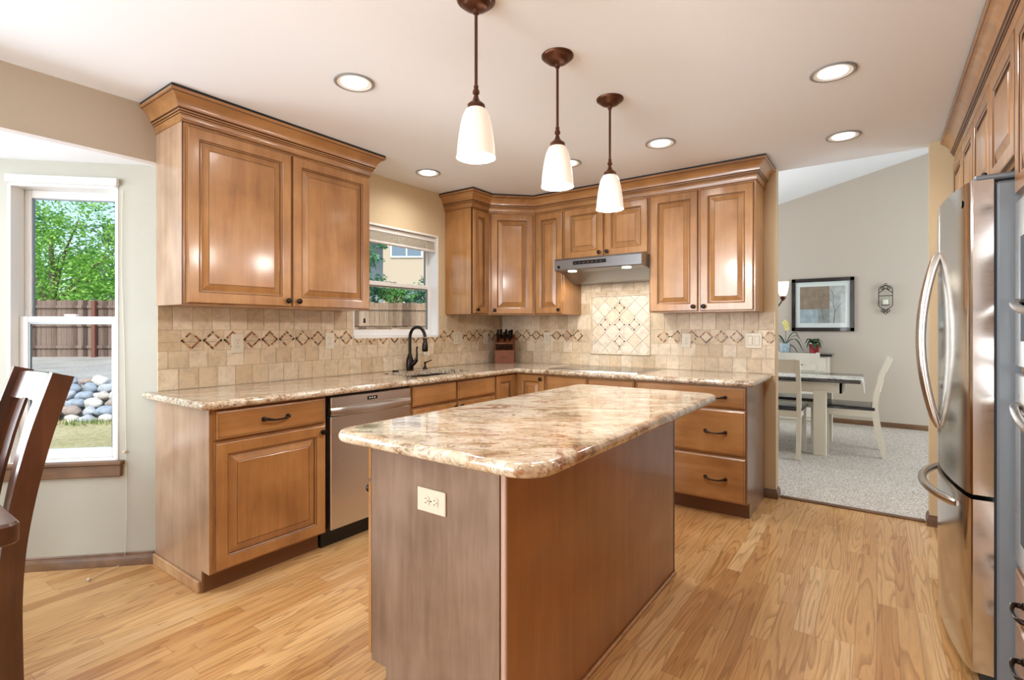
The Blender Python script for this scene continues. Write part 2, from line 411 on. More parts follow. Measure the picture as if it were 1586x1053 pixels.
# floor, carpet, ceiling
b = MB(); b.box((-.9, -7.3, -.12), (XW, .07, 0), M_FLOOR); struct('floor', b, smooth=0)
b = MB(); b.box((-.3, .07, -.12), (5.9, 3.8, .006), M_CARPET)
struct('floor_dining', b, smooth=0)
b = MB(); b.box((-.2, -7.4, H), (XW+.1, WT, H+.12), M_CEIL); b.box((-1.0, -6.1, 2.3), (-.15, -3.0, 2.34), M_CEIL); struct('ceiling', b, smooth=0)
# vaulted dining ceiling, rising towards +x
def zc(x): return 2.97+.243*(x-1.962)
b = MB()
b.add([(-.3, WT, zc(-.3)), (5.9, WT, zc(5.9)), (5.9, 3.9, zc(5.9)), (-.3, 3.9, zc(-.3)),
       (-.3, WT, zc(-.3)+.1), (5.9, WT, zc(5.9)+.1), (5.9, 3.9, zc(5.9)+.1), (-.3, 3.9, zc(-.3)+.1)],
      [(0, 1, 2, 3), (4, 7, 6, 5), (0, 4, 5, 1), (1, 5, 6, 2), (2, 6, 7, 3), (3, 7, 4, 0)], M_CEIL)
struct('ceiling_dining', b, smooth=0)
b = MB(); b.box((-.3, 3.8, 0), (6.0, 3.9, 4.1), M_WALLD); struct('wall_dining_far', b, smooth=0)
b = MB(); b.box((-.3, WT, 0), (-.2, 3.9, 3.2), M_WALLD); struct('wall_dining_left', b, smooth=0)
b = MB(); b.box((5.9, WT, 0), (6.0, 3.9, 4.2), M_WALLD); struct('wall_dining_right', b, smooth=0)
b = MB(); b.box((-.3, WT-.03, H+.001), (6.0, WT, 4.3), M_WALLD); struct('wall_above_opening', b, smooth=0)
# back wall (range wall) and the stub right of the opening
b = MB(); b.box((-.3, .002, 0), (XR, WT-.01, H), M_WALLK); b.box((-.3, WT-.01, 0), (XR, WT, H), M_WALLD)
struct('wall_back', b, smooth=0)
b = MB(); b.box((3.39, .002, 0), (5.9, WT, H), M_WALLK); struct('wall_stub', b, smooth=0)
b = MB(); b.box((XW, -7.3, 0), (XW+.1, 0, H), M_WALLB); struct('wall_right', b, smooth=0)
b = MB(); b.box((-.9, -7.4, 0), (XW, -7.3, H), M_WALLB); struct('wall_rear', b, smooth=0)
b = MB(); b.box((2.60, -7.30, 0), (4.12, -7.26, 2.2), M_WOOD); struct('unseen_wood_slab', b, smooth=0)  # unseen wood slab added so the fridge side reflects brown
# left wall with the sink window
b = MB()
b.box((-.15, YL, 0), (-.002, .002, SILL_Z0), M_WALLK); b.box((-.15, YL, WIN_Z1), (-.002, .002, H), M_WALLK)
b.box((-.15, YL, SILL_Z0), (-.002, WY0, WIN_Z1), M_WALLK); b.box((-.15, WY1, SILL_Z0), (-.002, .002, WIN_Z1), M_WALLK)
b.box((-.14, -5.92, 2.135), (-.002, YL, H), M_HEAD)
b.box((-.14, -7.3, 0), (-.002, -5.92, H), M_WALLB)
struct('wall_left', b, smooth=0)
# bay nook: ceiling, 45 degree wall with window, centre wall, return wall
T0, T1, TC = .129, .491, .66
b = MB(); b.prism([(-.001, -3.068), (-.14, -3.0), (-.95, -3.65), (-.95, -5.35), (-.14, -6.0), (-.001, -5.92)], M_CEIL, lambda p, z: (p[0], p[1], z), 2.119, 2.135)
struct('ceiling_bay', b, smooth=0)
R2 = math.sqrt(2)
def wall_hole(mb, L, z1, d, hx0, hx1, hz0, hz1, mat):
    mb.box((0, 0, 0), (L, d, hz0), mat); mb.box((0, 0, hz1), (L, d, z1), mat)
    mb.box((0, 0, hz0), (hx0, d, hz1), mat); mb.box((hx1, 0, hz0), (L, d, hz1), mat)
BAYZ0, BAYZ1 = .545, 2.0
Lb = TC*R2; ang_o = (-TC, YL-TC, 0)
b = MB(); wall_hole(b, Lb, 2.12, .14, (TC-T1)*R2, (TC-T0)*R2, BAYZ0, BAYZ1, M_WALLB)
struct('wall_bay', b, loc=ang_o, rz=PI/4, smooth=0)
b = MB(); b.box((-TC-.14, -5.3, 0), (-TC, YL-TC, .6), M_WALLB); b.box((-TC-.14, -5.3, 2.0), (-TC, YL-TC, 2.12), M_WALLB)
b.box((-TC-.14, -4.0, .6), (-TC, YL-TC, 2.0), M_WALLB); b.box((-TC-.14, -5.3, .6), (-TC, -5.2, 2.0), M_WALLB)
b.box((-TC-.14, -5.2, .6), (-TC-.12, -4.0, 2.0), M_WHITE)
struct('wall_bay_centre', b, smooth=0)
b = MB(); b.prism([(-TC, -5.26), (0, -5.92), (-.14, -6.0), (-TC-.14, -5.36)], M_WALLB, lambda p, z: (p[0], p[1], z), 0, 2.12); struct('wall_bay_return', b, smooth=0)

# windows (local frame: x to the right seen from inside, y outwards)
def make_window(name, w_, z0, z1, loc, rz, zmid, depth=.14, frame=.05, sashset=.055, jmat=None):
    root = empty(name, loc, rz, kind='structure')
    b = MB(); jm = jmat or M_WHITE
    y0, y1 = -.004, depth
    t = .016
    b.box((0, y0, z0), (t, y1, z1), jm, .002); b.box((w_-t, y0, z0), (w_, y1, z1), jm, .002)
    b.box((0, y0, z1-t), (w_, y1, z1), jm, .002); b.box((0, y0, z0), (w_, y1, z0+t), jm, .002)
    b.build('window_frame', root)
    def sash(nm, za, zb, y, fw, fb, ft):
        m_ = MB()
        m_.box((t, y, za), (t+fw, y+.03, zb), M_WHITE, .004); m_.box((w_-t-fw, y, za), (w_-t, y+.03, zb), M_WHITE, .004)
        m_.box((t+fw, y, za), (w_-t-fw, y+.03, za+fb), M_WHITE, .004); m_.box((t+fw, y, zb-ft), (w_-t-fw, y+.03, zb), M_WHITE, .004)
        g = .006
        m_.box((t+fw, y+.006, za+fb), (t+fw+g, y+.02, zb-ft), M_STEELD); m_.box((w_-t-fw-g, y+.006, za+fb), (w_-t-fw, y+.02, zb-ft), M_STEELD)
        m_.box((t+fw, y+.006, zb-ft-g), (w_-t-fw, y+.02, zb-ft), M_STEELD)
        s_ = m_.build(nm, root)
        p = MB(); p.box((t+fw, y+.013, za+fb), (w_-t-fw, y+.017, zb-ft), M_GLASSW); p.build('glass_pane', s_, smooth=0)
        return s_
    sash('upper_sash', zmid-.02, z1-t, sashset+.035, frame-.008, .032, frame)
    sash('lower_sash', z0+t, zmid+.022, sashset, frame, frame+.01, .034)
    k = MB(); k.box((w_/2-.03, sashset-.006, zmid+.022), (w_/2+.03, sashset+.02, zmid+.034), M_WHITE, .004); k.build('sash_lock', root)
    return root
W1 = make_window('window_1', WY1-WY0, SILL_Z0, WIN_Z1, (0, WY0, 0), PI/2, 1.60, .14, .04, .07)
W2 = make_window('window_2', (T1-T0)*R2, BAYZ0, BAYZ1, (-T1, YL-T1, 0), PI/4, 1.292, .14, .042, .05)
b = MB(); b.box((-.09, -.035, BAYZ0-.008), ((T1-T0)*R2+.03, .0, BAYZ0+.012), M_TRIM, .004); b.box((-.08, -.02, BAYZ0-.072), ((T1-T0)*R2+.02, 0, BAYZ0-.008), M_TRIM, .004)
b.build('window_sill', W2)
# plain unseen frames added around the daylight lamps
def door_frame(name, u0, u1, z0, z1, fn, mull):
    b = MB(); t = .07
    for q in ((u0-t, u0, z0, z1), (u1, u1+t, z0, z1), (u0-t, u1+t, z1, z1+t), (u0-t, u1+t, max(z0-t, 0), z0)): b.box(fn(q[0], 0, q[2]), fn(q[1], .05, q[3]), M_WHITE, .004)
    for m_ in mull: b.box(fn(m_-.03, 0, z0), fn(m_+.03, .04, z1), M_WHITE, .004)
    struct(name, b)
door_frame('added_frame_rear', .0, 2.3, .3, 2.3, lambda u, d, z: (u, -7.29+d, z), (1.15,))
door_frame('added_frame_left', -7.2, -6.0, .3, 2.2, lambda u, d, z: (.001+d*.4, u, z), ())
door_frame('window_3', -5.3, -3.8, .5, 2.0, lambda u, d, z: (-.655+d*.2, u, z), (-4.55,))
door_frame('added_frame_dining_left', 1.5, 3.3, .75, 2.25, lambda u, d, z: (-.199+d*.4, u, z), (2.4,))
door_frame('added_frame_dining_right', 1.0, 2.8, .45, 2.35, lambda u, d, z: (5.89-d, u, z), (1.9,))
# baseboards
BBP = [(0, 0), (.014, 0), (.014, .035), (.010, .05), (.006, .056), (.006, .062), (0, .068)]
b = MB(); L_ = Lb; sweep(b, [(-TC, YL-TC), (-.008, YL-.008)], BBP, M_TRIM); struct('baseboard_bay', b)
b = MB(); sweep(b, [(2.437, 0), (XR, 0), (XR, WT), (XR-.05, WT)], BBP, M_TRIM); struct('baseboard_back', b)
b = MB(); sweep(b, [(3.39+.02, WT), (3.39, WT), (3.39, 0), (4.1, 0)], BBP, M_TRIM); struct('baseboard_stub', b)
b = MB(); sweep(b, [(-.2, 3.8), (5.9, 3.8)], BBP, M_TRIM); struct('baseboard_dining', b)
b = MB(); b.box((XR+.02, .045, 0), (3.37, .085, .012), M_TRIM, .004); struct('trim_threshold', b)

# ------------------------------------------------------------------ backsplash tiles
def clip(poly, ax, val, keep_less):
    out = []
    for i in range(len(poly)):
        p, q = poly[i], poly[(i+1) % len(poly)]
        ip = (p[ax] <= val) == keep_less or p[ax] == val; iq = (q[ax] <= val) == keep_less or q[ax] == val
        if ip: out.append(p)
        if ip != iq:
            t = (val-p[ax])/(q[ax]-p[ax]); out.append((p[0]+t*(q[0]-p[0]), p[1]+t*(q[1]-p[1])))
    return out
def area(p): return abs(sum(p[i][0]*p[(i+1) % len(p)][1]-p[(i+1) % len(p)][0]*p[i][1] for i in range(len(p))))/2
def subtract(poly, r):
    u0, z0, u1, z1 = r; res = []
    a = clip(poly, 1, z0, True); res.append(a); rest = clip(poly, 1, z0, False) if len(poly) > 2 else []
    if len(rest) > 2: res.append(clip(rest, 1, z1, False)); rest = clip(rest, 1, z1, True)
    if len(rest) > 2: res.append(clip(rest, 0, u0, True)); res.append(clip(rest, 0, u1, False))
    return [q for q in res if len(q) > 2 and area(q) > 2e-5]
def tiles(mb, fn, u0, u1, rows_segments, holes, band, dstart, dend, seed, back=True):
    rnd = random.Random(seed)
    def put(poly, mat, d0, d1, g=.0012):
        ps = [poly]
        for h in holes: ps = [x for p in ps for x in subtract(p, h)]
        for p in ps:
            A = sum(p[i][0]*p[(i+1) % len(p)][1]-p[(i+1) % len(p)][0]*p[i][1] for i in range(len(p)))
            if A < 0: p = p[::-1]
            a = offset_poly(p, g); bb = offset_poly(p, g+min(.0016, g*1.3))
            mb.rings([[fn(q.x, q.y, d0) for q in a], [fn(q.x, q.y, d1-.001) for q in a], [fn(q.x, q.y, d1) for q in bb]], mat, True, (False, True))
    mats = [T_A, T_B, T_C, T_D, T_A, T_D]
    for (z0, z1, off, ua, ub) in rows_segments:
        u = ua-off
        while u < ub-.004:
            a, c = max(u, ua), min(u+.1016, ub)
            if c-a > .012: put([(a, z0), (c, z0), (c, z1), (a, z1)], rnd.choice(mats), .002, .010)
            u += .1016
    if band:
        z0, z1 = band; zm = (z0+z1)/2; P = .1135; cs = .0110
        u = u0
        k = 0
        while back and u < u1-.004:
            c = min(u+P, u1); put([(u, z0), (c, z0), (c, z1), (u, z1)], rnd.choice(mats), .002, .009, .0008)
            u += P; k += 1
        u = dstart+P/2
        while u < dend-P*.3:
            def cell(i0, j0, i1, j1, mat, g=.0009):
                q = [((i-3.5)*cs, (j-3.5)*cs) for i, j in ((i0, j0), (i1, j0), (i1, j1), (i0, j1))]
                q = [(u+(x-y)*.7071, zm+(x+y)*.7071) for x, y in q]
                q = [(max(min(x, u1), u0), z) for x, z in q]
                if area(q) > 1e-5: put(q, mat, .004, .0125, g)
            cell(1, 1, 6, 6, rnd.choice([T_A, T_C, T_C, T_D]))
            for i in range(7):
                for j in range(7):
                    if 0 < i < 6 and 0 < j < 6: continue
                    cm = T_BLACK if (i, j) in ((6, 0), (0, 6)) else rnd.choice(T_M)
                    cell(i, j, i+1, j+1, cm, .0007)
            u += P
ZB = 1.372
fnA = lambda u, z, d: (d, u, z)
b = MB()
for (ya, yb, za, zb_) in ((YL+.001, 0, .9, SILL_Z0), (YL+.001, WY0, SILL_Z0, ZB), (WY1, 0, SILL_Z0, ZB)):
    b.box((.0, ya, za), (.006, yb, zb_), T_GROUT)
R1, R2_, R3, R4 = .914, 1.030, 1.125, 1.240
tiles(b, fnA, YL+.001, -.012, [(R1, R2_, .0, YL+.001, -.012), (R2_, R3, .052, YL+.001, -.012), (R4, ZB, .03, YL+.001, -.012)],
      [(WY0, SILL_Z0, WY1, 3.0)], (R3, R4), -2.96, -.02, 3)
tag(b.build('tile_backsplash', None, smooth=0), 'travertine tile backsplash with diamond mosaic band along the window wall', 'backsplash')
fnB = lambda u, z, d: (u, -d, z)
PX0, PX1, PZ0, PZ1 = 1.012, 1.572, 1.02, 1.545
b = MB(); b.box((.012, -.006, .9), (XR-.003, 0, ZB), T_GROUT); b.box((.914, -.006, ZB), (1.676, 0, 1.83), T_GROUT)
XB = XR-.003
tiles(b, fnB, .012, XB, [(R1, R2_, .03, .012, XB), (R2_, R3, .0, .012, XB), (R4, ZB, .05, .012, XB),
      (ZB, 1.472, .0, .914, 1.676), (1.472, 1.572, .05, .914, 1.676), (1.572, 1.672, .0, .914, 1.676)],
      [(PX0, PZ0, PX1, PZ1)], (R3, R4), .03, .93, 5)
tiles(b, fnB, 1.62, XB, [], [], (R3, R4), 1.625, XB, 8, False)
# framed accent panel of diagonal tiles
rnd = random.Random(2)
def bput(poly, mat, d0, d1, g):
    A = sum(poly[i][0]*poly[(i+1) % len(poly)][1]-poly[(i+1) % len(poly)][0]*poly[i][1] for i in range(len(poly)))
    if A < 0: poly = poly[::-1]
    a = offset_poly(poly, g); c = offset_poly(poly, g+.001)
    b.rings([[fnB(q.x, q.y, d0) for q in a], [fnB(q.x, q.y, d1-.001) for q in a], [fnB(q.x, q.y, d1) for q in c]], mat, True, (False, True))
pr_ = [(0, .006), (.004, .014), (.010, .016), (.014, .012), (.014, .006)]
for (a0, a1, c0, c1) in ((PX0, PX1, PZ0, PZ0+.014), (PX0, PX1, PZ1-.014, PZ1), (PX0, PX0+.014, PZ0, PZ1), (PX1-.014, PX1, PZ0, PZ1)):
    b.box((a0, -.019, c0), (a1, -.004, c1), T_B, .004)
b.box((PX0, -.006, PZ0), (PX1, 0, PZ1), T_GROUT)
cxp, czp = (PX0+PX1)/2, (PZ0+PZ1)/2; S = .098*.7071
for i in range(-7, 8):
    for j in range(-7, 8):
        cu, cz = cxp+(i-j)*S, czp+(i+j)*S
        q = [(cu-S, cz), (cu, cz-S), (cu+S, cz), (cu, cz+S)]
        for ax, val, kl in ((0, PX0+.014, False), (0, PX1-.014, True), (1, PZ0+.014, False), (1, PZ1-.014, True)):
            if len(q) > 2: q = clip(q, ax, val, kl)
        if len(q) > 2 and area(q) > 1e-4: bput(q, rnd.choice([T_E, T_B, T_E]), .003, .010, .001)
for cu, cz in ((0, 0), (-.135, 0), (.135, 0), (0, .145), (0, -.145)):
    h_ = .05; cu += cxp; cz += czp; cs = .0125; n_ = 5
    for i in range(n_+1):
        for j in range(n_+1):
            if 0 < i < n_ and 0 < j < n_: continue
            ct = (i in (0, n_)) and (j in (0, n_))
            q = [((a-(n_+1)/2)*cs, (d-(n_+1)/2)*cs) for a, d in ((i, j), (i+1, j), (i+1, j+1), (i, j+1))]
            q = [(cu+(x-y)*.7071, cz+(x+y)*.7071) for x, y in q]
            if ct: bput(q, T_BLACK, .005, .0125, .0005)
            else: bput(q, rnd.choice(T_M[1:3]+[T_M[4]]) if rnd.random() < .55 else T_M[0], .005, .0115, .0025)
tag(b.build('tile_backsplash', None, smooth=0), 'pale travertine tile backsplash with framed diamond panel behind the range hood', 'backsplash')

# ------------------------------------------------------------------ cabinet parts (local frame: x right, -y towards the room, z up)
def knob(parent, x, z, y=-.019):
    b = MB(); b.lathe([(.0055, 0), (.0055, -.010), (.006, -.013), (.0145, -.016), (.0165, -.021), (.0155, -.026), (.010, -.029), (.003, -.030)], M_BRONZE, axis='y', seg=18)
    return b.build('knob', parent, (x, y, z))
def pull(parent, x, z, y=-.019, L=.128):
    b = MB(); h = L/2
    pts = [(-h, 0, 0), (-h, -.016, 0), (-h+.006, -.024, .001), (-h+.022, -.030, -.002), (-h*.4, -.032, -.006), (0, -.032, -.007), (h*.4, -.032, -.006), (h-.022, -.030, -.002), (h-.006, -.024, .001), (h, -.016, 0), (h, 0, 0)]
    rr = [.009, .008, .008, .007, .0052, .005, .0052, .007, .008, .008, .009]
    b.tube(pts, rr, M_BRONZE, 12)
    for sx in (-h, h): b.lathe([(.012, 0), (.012, -.003), (.008, -.006)], M_BRONZE, (sx, 0, 0), 16, 'y')
    return b.build('pull_handle', parent, (x, y, z))
def door(parent, x0, x1, z0, z1, kn=None, y=0, name='door', kmat=None):
    W, Hh = x1-x0, z1-z0; s = min(.055, W*.26, Hh*.3); k = min(1, W/.30, Hh/.3)
    prof = [(0, 0, M_WOOD), (0, -.014, M_GLAZE), (.002, -.0165, M_WOOD), (.006, -.019, M_WOOD), (s-.004, -.019, M_WOOD), (s, -.0175, M_GLAZE), (s+.0035, -.0145, M_WOOD), (s+.008, -.012, M_GLAZE),
            (s+.010, -.0055, M_WOOD), (s+.014, -.0055, M_WOOD), (s+.014+.030*k, -.0160, M_GLAZE), (s+.0163+.030*k, -.0160, M_WOOD), (s+.019+.030*k, -.0175, M_WOOD)]
    b = MB(); R = [[(i, yy, i), (W-i, yy, i), (W-i, yy, Hh-i), (i, yy, Hh-i)] for i, yy, _ in prof]
    b.rings(R, M_WOOD, True, (True, True), [p[2] for p in prof])
    o = b.build(name, parent, (x0, y, z0), smooth=0)
    if kn:
        kx = .028 if kn[0] == 'l' else W-.028; kz = .032 if kn[1] == 'b' else Hh-.032
        knob(o, kx, kz)
    return o
def drawer(parent, x0, x1, z0, z1, pulls=(), y=0, name='drawer_front'):
    W, Hh = x1-x0, z1-z0
    prof = [(0, 0, M_WOODH), (0, -.013, M_GLAZE), (.0025, -.014, M_WOODH), (.012, -.0185, M_GLAZE), (.0135, -.019, M_WOODH), (.02, -.019, M_WOODH)]
    b = MB(); R = [[(i, yy, i), (W-i, yy, i), (W-i, yy, Hh-i), (i, yy, Hh-i)] for i, yy, _ in prof]
    b.rings(R, M_WOODH, True, (True, True), [p[2] for p in prof])
    o = b.build(name, parent, (x0, y, z0), smooth=0)
    for px in pulls: pull(o, px-x0, Hh/2)
    return o
def gapline(b, x0, x1, z0, z1):
    b.box((x0, -.0008, z0), (x1, .002, z1), M_GLAZE)
def upper_body(parent, w_, z0=1.371, z1=2.283, d=UD, fin=True):
    b = MB(); b.box((0, 0, z0), (w_, d, z1), M_WOOD, .0025)
    b.box((.0, -.0006, z0+.001), (.004, .01, z1), M_GLAZE) if fin else None
    return b.build('body', parent, smooth=0)
def base_body(parent, w_, d=BD, top=.876, kick=True):
    b = MB(); prof = [(0, .105), (0, top), (d, top), (d, 0), (.075, 0), (.075, .105)]
    b.prism(prof, M_WOOD, lambda p, x: (x, p[0], p[1]), 0, w_)
    o = b.build('body', parent, smooth=0)
    k = MB(); k.box((0.001, .068, 0), (w_-.001, .0755, .104), M_KICK, .002); k.build('toe_kick', parent)
    return o
CROWN = [(-.02, 0), (.010, 0), (.011, .007), (.005, .010), (.007, .022), (.013, .034), (.017, .036), (.017, .043), (.0225, .046), (.023, .053), (.029, .059), (.031, .068),
         (.036, .082), (.046, .097), (.058, .109), (.069, .114), (.071, .118), (.077, .121), (.077, .131), (-.02, .131)]
CM = [M_WOODH]*len(CROWN)
for i in (2, 5, 7, 9, 15): CM[i] = M_GLAZE
def crown(path, z, name='crown_molding', parent=None):
    b = MB(); sweep(b, path, [(o, z+h) for o, h in CROWN], M_WOODH, CM)
    # black strip paints the shadow in the gap between crown and ceiling
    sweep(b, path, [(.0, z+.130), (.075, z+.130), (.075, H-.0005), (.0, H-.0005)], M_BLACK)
    return b.build(name, parent, smooth=25)
ZC = 2.2834
# wall cabinet left of the sink window
A = empty('wall_cabinet', (UD, YL, 0), PI/2, 'two-door honey maple wall cabinet left of the sink window', 'cabinet')
upper_body(A, 1.154)
b = MB(); b.box((-.002, .002, 1.372), (.001, UD, 2.283), M_SIDEGLARE); b.build('side_panel', A, smooth=0)  # thin sheet in the glare-paled veneer colour
door(A, .018, .572, 1.379, 2.266, 'rb'); door(A, .584, 1.138, 1.379, 2.266, 'lb')
crown([(-.004, 0), (0, 0)], ZC) if False else None
b = MB(); pth = [(0, UD), (0, 0), (1.154, 0), (1.154, UD)]
sweep(b, pth, [(o, ZC+h) for o, h in CROWN], M_WOODH, CM); sweep(b, pth, [(0, ZC+.130), (.075, ZC+.130), (.075, H-.0005), (0, H-.0005)], M_BLACK)  # black strip again paints the shadow gap above the crown
b.build('crown_molding', A, smooth=25)
# narrow one beside the window
yc1 = -.837
A = empty('wall_cabinet', (UD, yc1, 0), PI/2, 'narrow single-door wall cabinet right of the sink window', 'cabinet')
upper_body(A, .226); door(A, .012, .214, 1.379, 2.266, 'lb')
# diagonal corner
b = MB(); A = empty('corner_wall_cabinet', (UD, -.611, 0), PI/4, 'diagonal corner wall cabinet above the knife block', 'cabinet')
dl = .298*R2 if isinstance(R2, float) and R2 > 1.3 else .298*math.sqrt(2)
dl = .298*math.sqrt(2); c_ = math.sqrt(.5)
def toL(p): # world xy -> diag local
    dx, dy = p[0]-UD, p[1]+.611; return (dx*c_+dy*c_, -dx*c_+dy*c_)
poly = [toL(p) for p in ((UD, -.611), (.611, -UD), (.611, 0), (0, 0), (0, -.611))]
b.prism(poly, M_WOOD, lambda p, z: (p[0], p[1], z), 1.371, 2.283); b.build('body', A, smooth=0)
door(A, .022, dl-.022, 1.379, 2.266, 'lb')
A = empty('wall_cabinet', (.611, -UD, 0), 0, 'narrow single-door wall cabinet left of the range hood', 'cabinet')
upper_body(A, .303); door(A, .014, .291, 1.379, 2.266, 'rb')
A = empty('wall_cabinet', (.914, -UD, 0), 0, 'short two-door wall cabinet above the range hood', 'cabinet')
upper_body(A, .762, z0=1.83); door(A, .010, .374, 1.845, 2.266, 'rb'); door(A, .388, .752, 1.845, 2.266, 'lb')
A = empty('wall_cabinet', (1.676, -UD, 0), 0, 'tall two-door wall cabinet right of the range hood', 'cabinet')
upper_body(A, .759); door(A, .013, .370, 1.379, 2.266, 'rb'); door(A, .388, .746, 1.379, 2.266, 'lb')
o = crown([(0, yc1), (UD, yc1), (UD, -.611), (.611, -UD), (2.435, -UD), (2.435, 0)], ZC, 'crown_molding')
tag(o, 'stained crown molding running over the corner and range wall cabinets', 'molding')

# base cabinets, left run
A = empty('base_cabinet', (BD, YL, 0), PI/2, 'base cabinet with one drawer and one door left of the dishwasher', 'cabinet')
base_body(A, .610)
b = MB(); b.prism([(.0, .105), (0, .876), (BD, .876), (BD, 0), (.075, 0), (.075, .105)], M_SIDEGLARE, lambda p, x: (x, p[0], p[1]), -.004, .001); b.build('end_panel', A, smooth=0)
drawer(A, .018, .600, .727, .866, (.31,)); door(A, .018, .600, .115, .712, 'rt')
b = MB(); b.box((-.018, .078, 0), (-.003, BD+.003, .055), M_TRIML, .004); b.build('base_trim', A)
A = empty('sink_base_cabinet', (BD, -1.822, 0), PI/2, 'sink base cabinet with two false fronts right of the dishwasher', 'cabinet')
base_body(A, .911-.0, top=.66)
b = MB(); b.box((0, 0, .66), (.911, .02, .876), M_WOODH); b.build('face_frame', A, smooth=0)
drawer(A, .010, .442, .727, .862, name='false_front'); drawer(A, .456, .905, .727, .862, name='false_front')
door(A, .010, .442, .115, .712, 'rt'); door(A, .456, .905, .115, .712, 'lt')
A = empty('corner_base_cabinet', (0, 0, 0), 0, 'corner base cabinet with two doors meeting at a right angle', 'cabinet')
b = MB(); Lp = [(0, 0), (0, -.911), (BD, -.911), (BD, -BD), (.911, -BD), (.911, 0)]
b.prism(Lp, M_WOOD, lambda p, z: (p[0], p[1], z), .105, .876)
Lk = [(0, 0), (0, -.911), (BD-.075, -.911), (BD-.075, -BD+.075), (.911, -BD+.075), (.911, 0)]
b.prism(Lk, M_KICK, lambda p, z: (p[0], p[1], z), 0, .105); b.build('body', A, smooth=0)
dd = door(A, 0, .264, .115, .866, None); dd.location = (BD, -.905, .115); dd.rotation_euler = (0, 0, PI/2)
dd = door(A, 0, .264, .115, .866, 'rt'); dd.location = (BD+.032, -BD, .115)
A = empty('base_cabinet', (.914, -BD, 0), 0, 'cooktop base cabinet with two plain false fronts', 'cabinet')
base_body(A, .764); drawer(A, .012, .376, .727, .866, name='false_front'); drawer(A, .388, .764, .727, .866, name='false_front')
door(A, .012, .376, .115, .712, 'rt'); door(A, .388, .760, .115, .712, 'lt')
A = empty('drawer_cabinet', (1.680, -BD, 0), 0, 'three-drawer base cabinet at the right end of the range counter', 'cabinet')
base_body(A, .7555)
for z0, z1 in ((.726, .868), (.419, .713), (.108, .404)): drawer(A, .012, .752, z0, z1, (.195, .565))
b = MB(); b.prism([(.0, .105), (0, .876), (BD-.01, .876), (BD-.01, 0), (.07, 0), (.07, .105)], M_ENDGLARE, lambda p, x: (x, p[0], p[1]), .7555, .7595); b.build('end_panel', A, smooth=0)

# dishwasher
A = empty('dishwasher', (BD, -2.450, 0), PI/2, 'stainless steel dishwasher under the left counter', 'dishwasher')
b = MB(); b.box((0, .02, .105), (.62, .56, .872), M_BLACK, .002); b.build('body', A)
b = MB(); b.box((0, .055, 0), (.62, .07, .104), M_BLACK); b.build('toe_kick', A)
b = MB(); b.box((.012, -.022, .112), (.612, .02, .750), M_STEEL, .004); b.build('door', A)
b = MB(); b.box((.012, -.024, .800), (.612, .02, .862), M_STEEL, .004)
cp = b.build('control_panel', A)
b = MB(); b.box((.262, -.0255, .821), (.338, -.0238, .843), M_BLACK, .002)
for i in range(3): b.box((.276+i*.018, -.0258, .829), (.286+i*.018, -.0253, .836), M_WHITE)
b.build('display', cp)
b = MB(); R = []
for i in range(25):
    t = i/24; x = .012+.6*t; bow = math.sin(PI*t)
    yb = -.024-.014*bow; zt = .800; zb = .757-.014*bow
    R.append([(x, .01, zt), (x, -.020, zt), (x, yb, zt-.010), (x, yb-.002, (zt+zb)/2), (x, yb, zb+.006), (x, -.020, zb), (x, .01, zb)])
b.rings(R, M_STEEL); b.build('handle', A)

# countertops
CT = [(0, .876), (0, .876)]
def edge_prof(r=.017, z0=.876, z1=.914):
    pts = []; n = 7; h = (z1-z0)/2
    pts.append((.03, z0))
    for i in range(n+1):
        a = -PI/2+PI*i/n; pts.append((r-r*math.cos(a), (z0+z1)/2+h*math.sin(a)))
    pts.append((.03, z1)); return pts
P = [(-.048, -3.121), (.66, -3.121), (.66, -.66), (2.488, -.66), (2.488, -.0155), (.0155, -.0155), (.0155, YL-.002), (.002, YL-.006)]
Rr = [0, .025, 0, .03, 0, 0, 0, 0]
P2 = round_poly(P, Rr, 5)
hole = [(q.x, q.y) for q in round_poly([(.135, -1.70), (.545, -1.70), (.545, -1.03), (.135, -1.03)], [.05]*4, 5)]
b = MB(); slab(b, P2, edge_prof(.015), M_GRANC, hole)
tag(b.build('countertop', None, smooth=40), 'L-shaped cream granite worktop along the two walls', 'countertop')
PI_ = [(1.640, -3.145), (2.465, -3.145), (2.465, -1.40), (1.640, -1.40)]
PI2 = round_poly(PI_, [.07, .10, .10, .07], 10)
b = MB(); slab(b, PI2, edge_prof(.017, .874), M_GRAN)
tag(b.build('island_countertop', None, smooth=40), 'polished cream granite island top with rounded corners and rust veins', 'countertop')

# island body
A = empty('kitchen_island', (0, 0, 0), 0, 'stained wood kitchen island under the granite top', 'island')
IX0, IX1, IY0, IY1 = 1.704, 2.281, -3.022, -1.568
b = MB(); b.prism([(IX0, .105), (IX0, .874), (IX1-.004, .874), (IX1-.004, 0), (IX0+.075, 0), (IX0+.075, .105)], M_WOOD, lambda p, y: (p[0], y, p[1]), IY0+.006, IY1); b.build('body', A, smooth=0)
b = MB(); b.prism([(IX0, .105), (IX0, .874), (IX1-.022, .874), (IX1-.022, 0), (IX0+.075, 0), (IX0+.075, .105)], M_ENDGLARE, lambda p, y: (p[0], y, p[1]), IY0, IY0+.006); b.build('end_panel', A, smooth=0)
b = MB(); b.box((IX0-.0155, IY0+.014, .106), (IX0+.001, IY1, .872), M_GLAZE); b.build('face_frame', A, smooth=0)  # dark filler box paints the shaded gap behind the island doors
b = MB(); b.box((IX1-.004, IY0+.01, 0), (IX1, IY1-.012, .874), M_PANEL); b.build('back_panel', A, smooth=0)
b = MB(); b.box((IX1-.016, IY0-.003, 0), (IX1+.003, IY0+.010, .874), plain('corner_bead', (176, 148, 134), .25, coat=.5), .003); b.build('corner_trim', A)
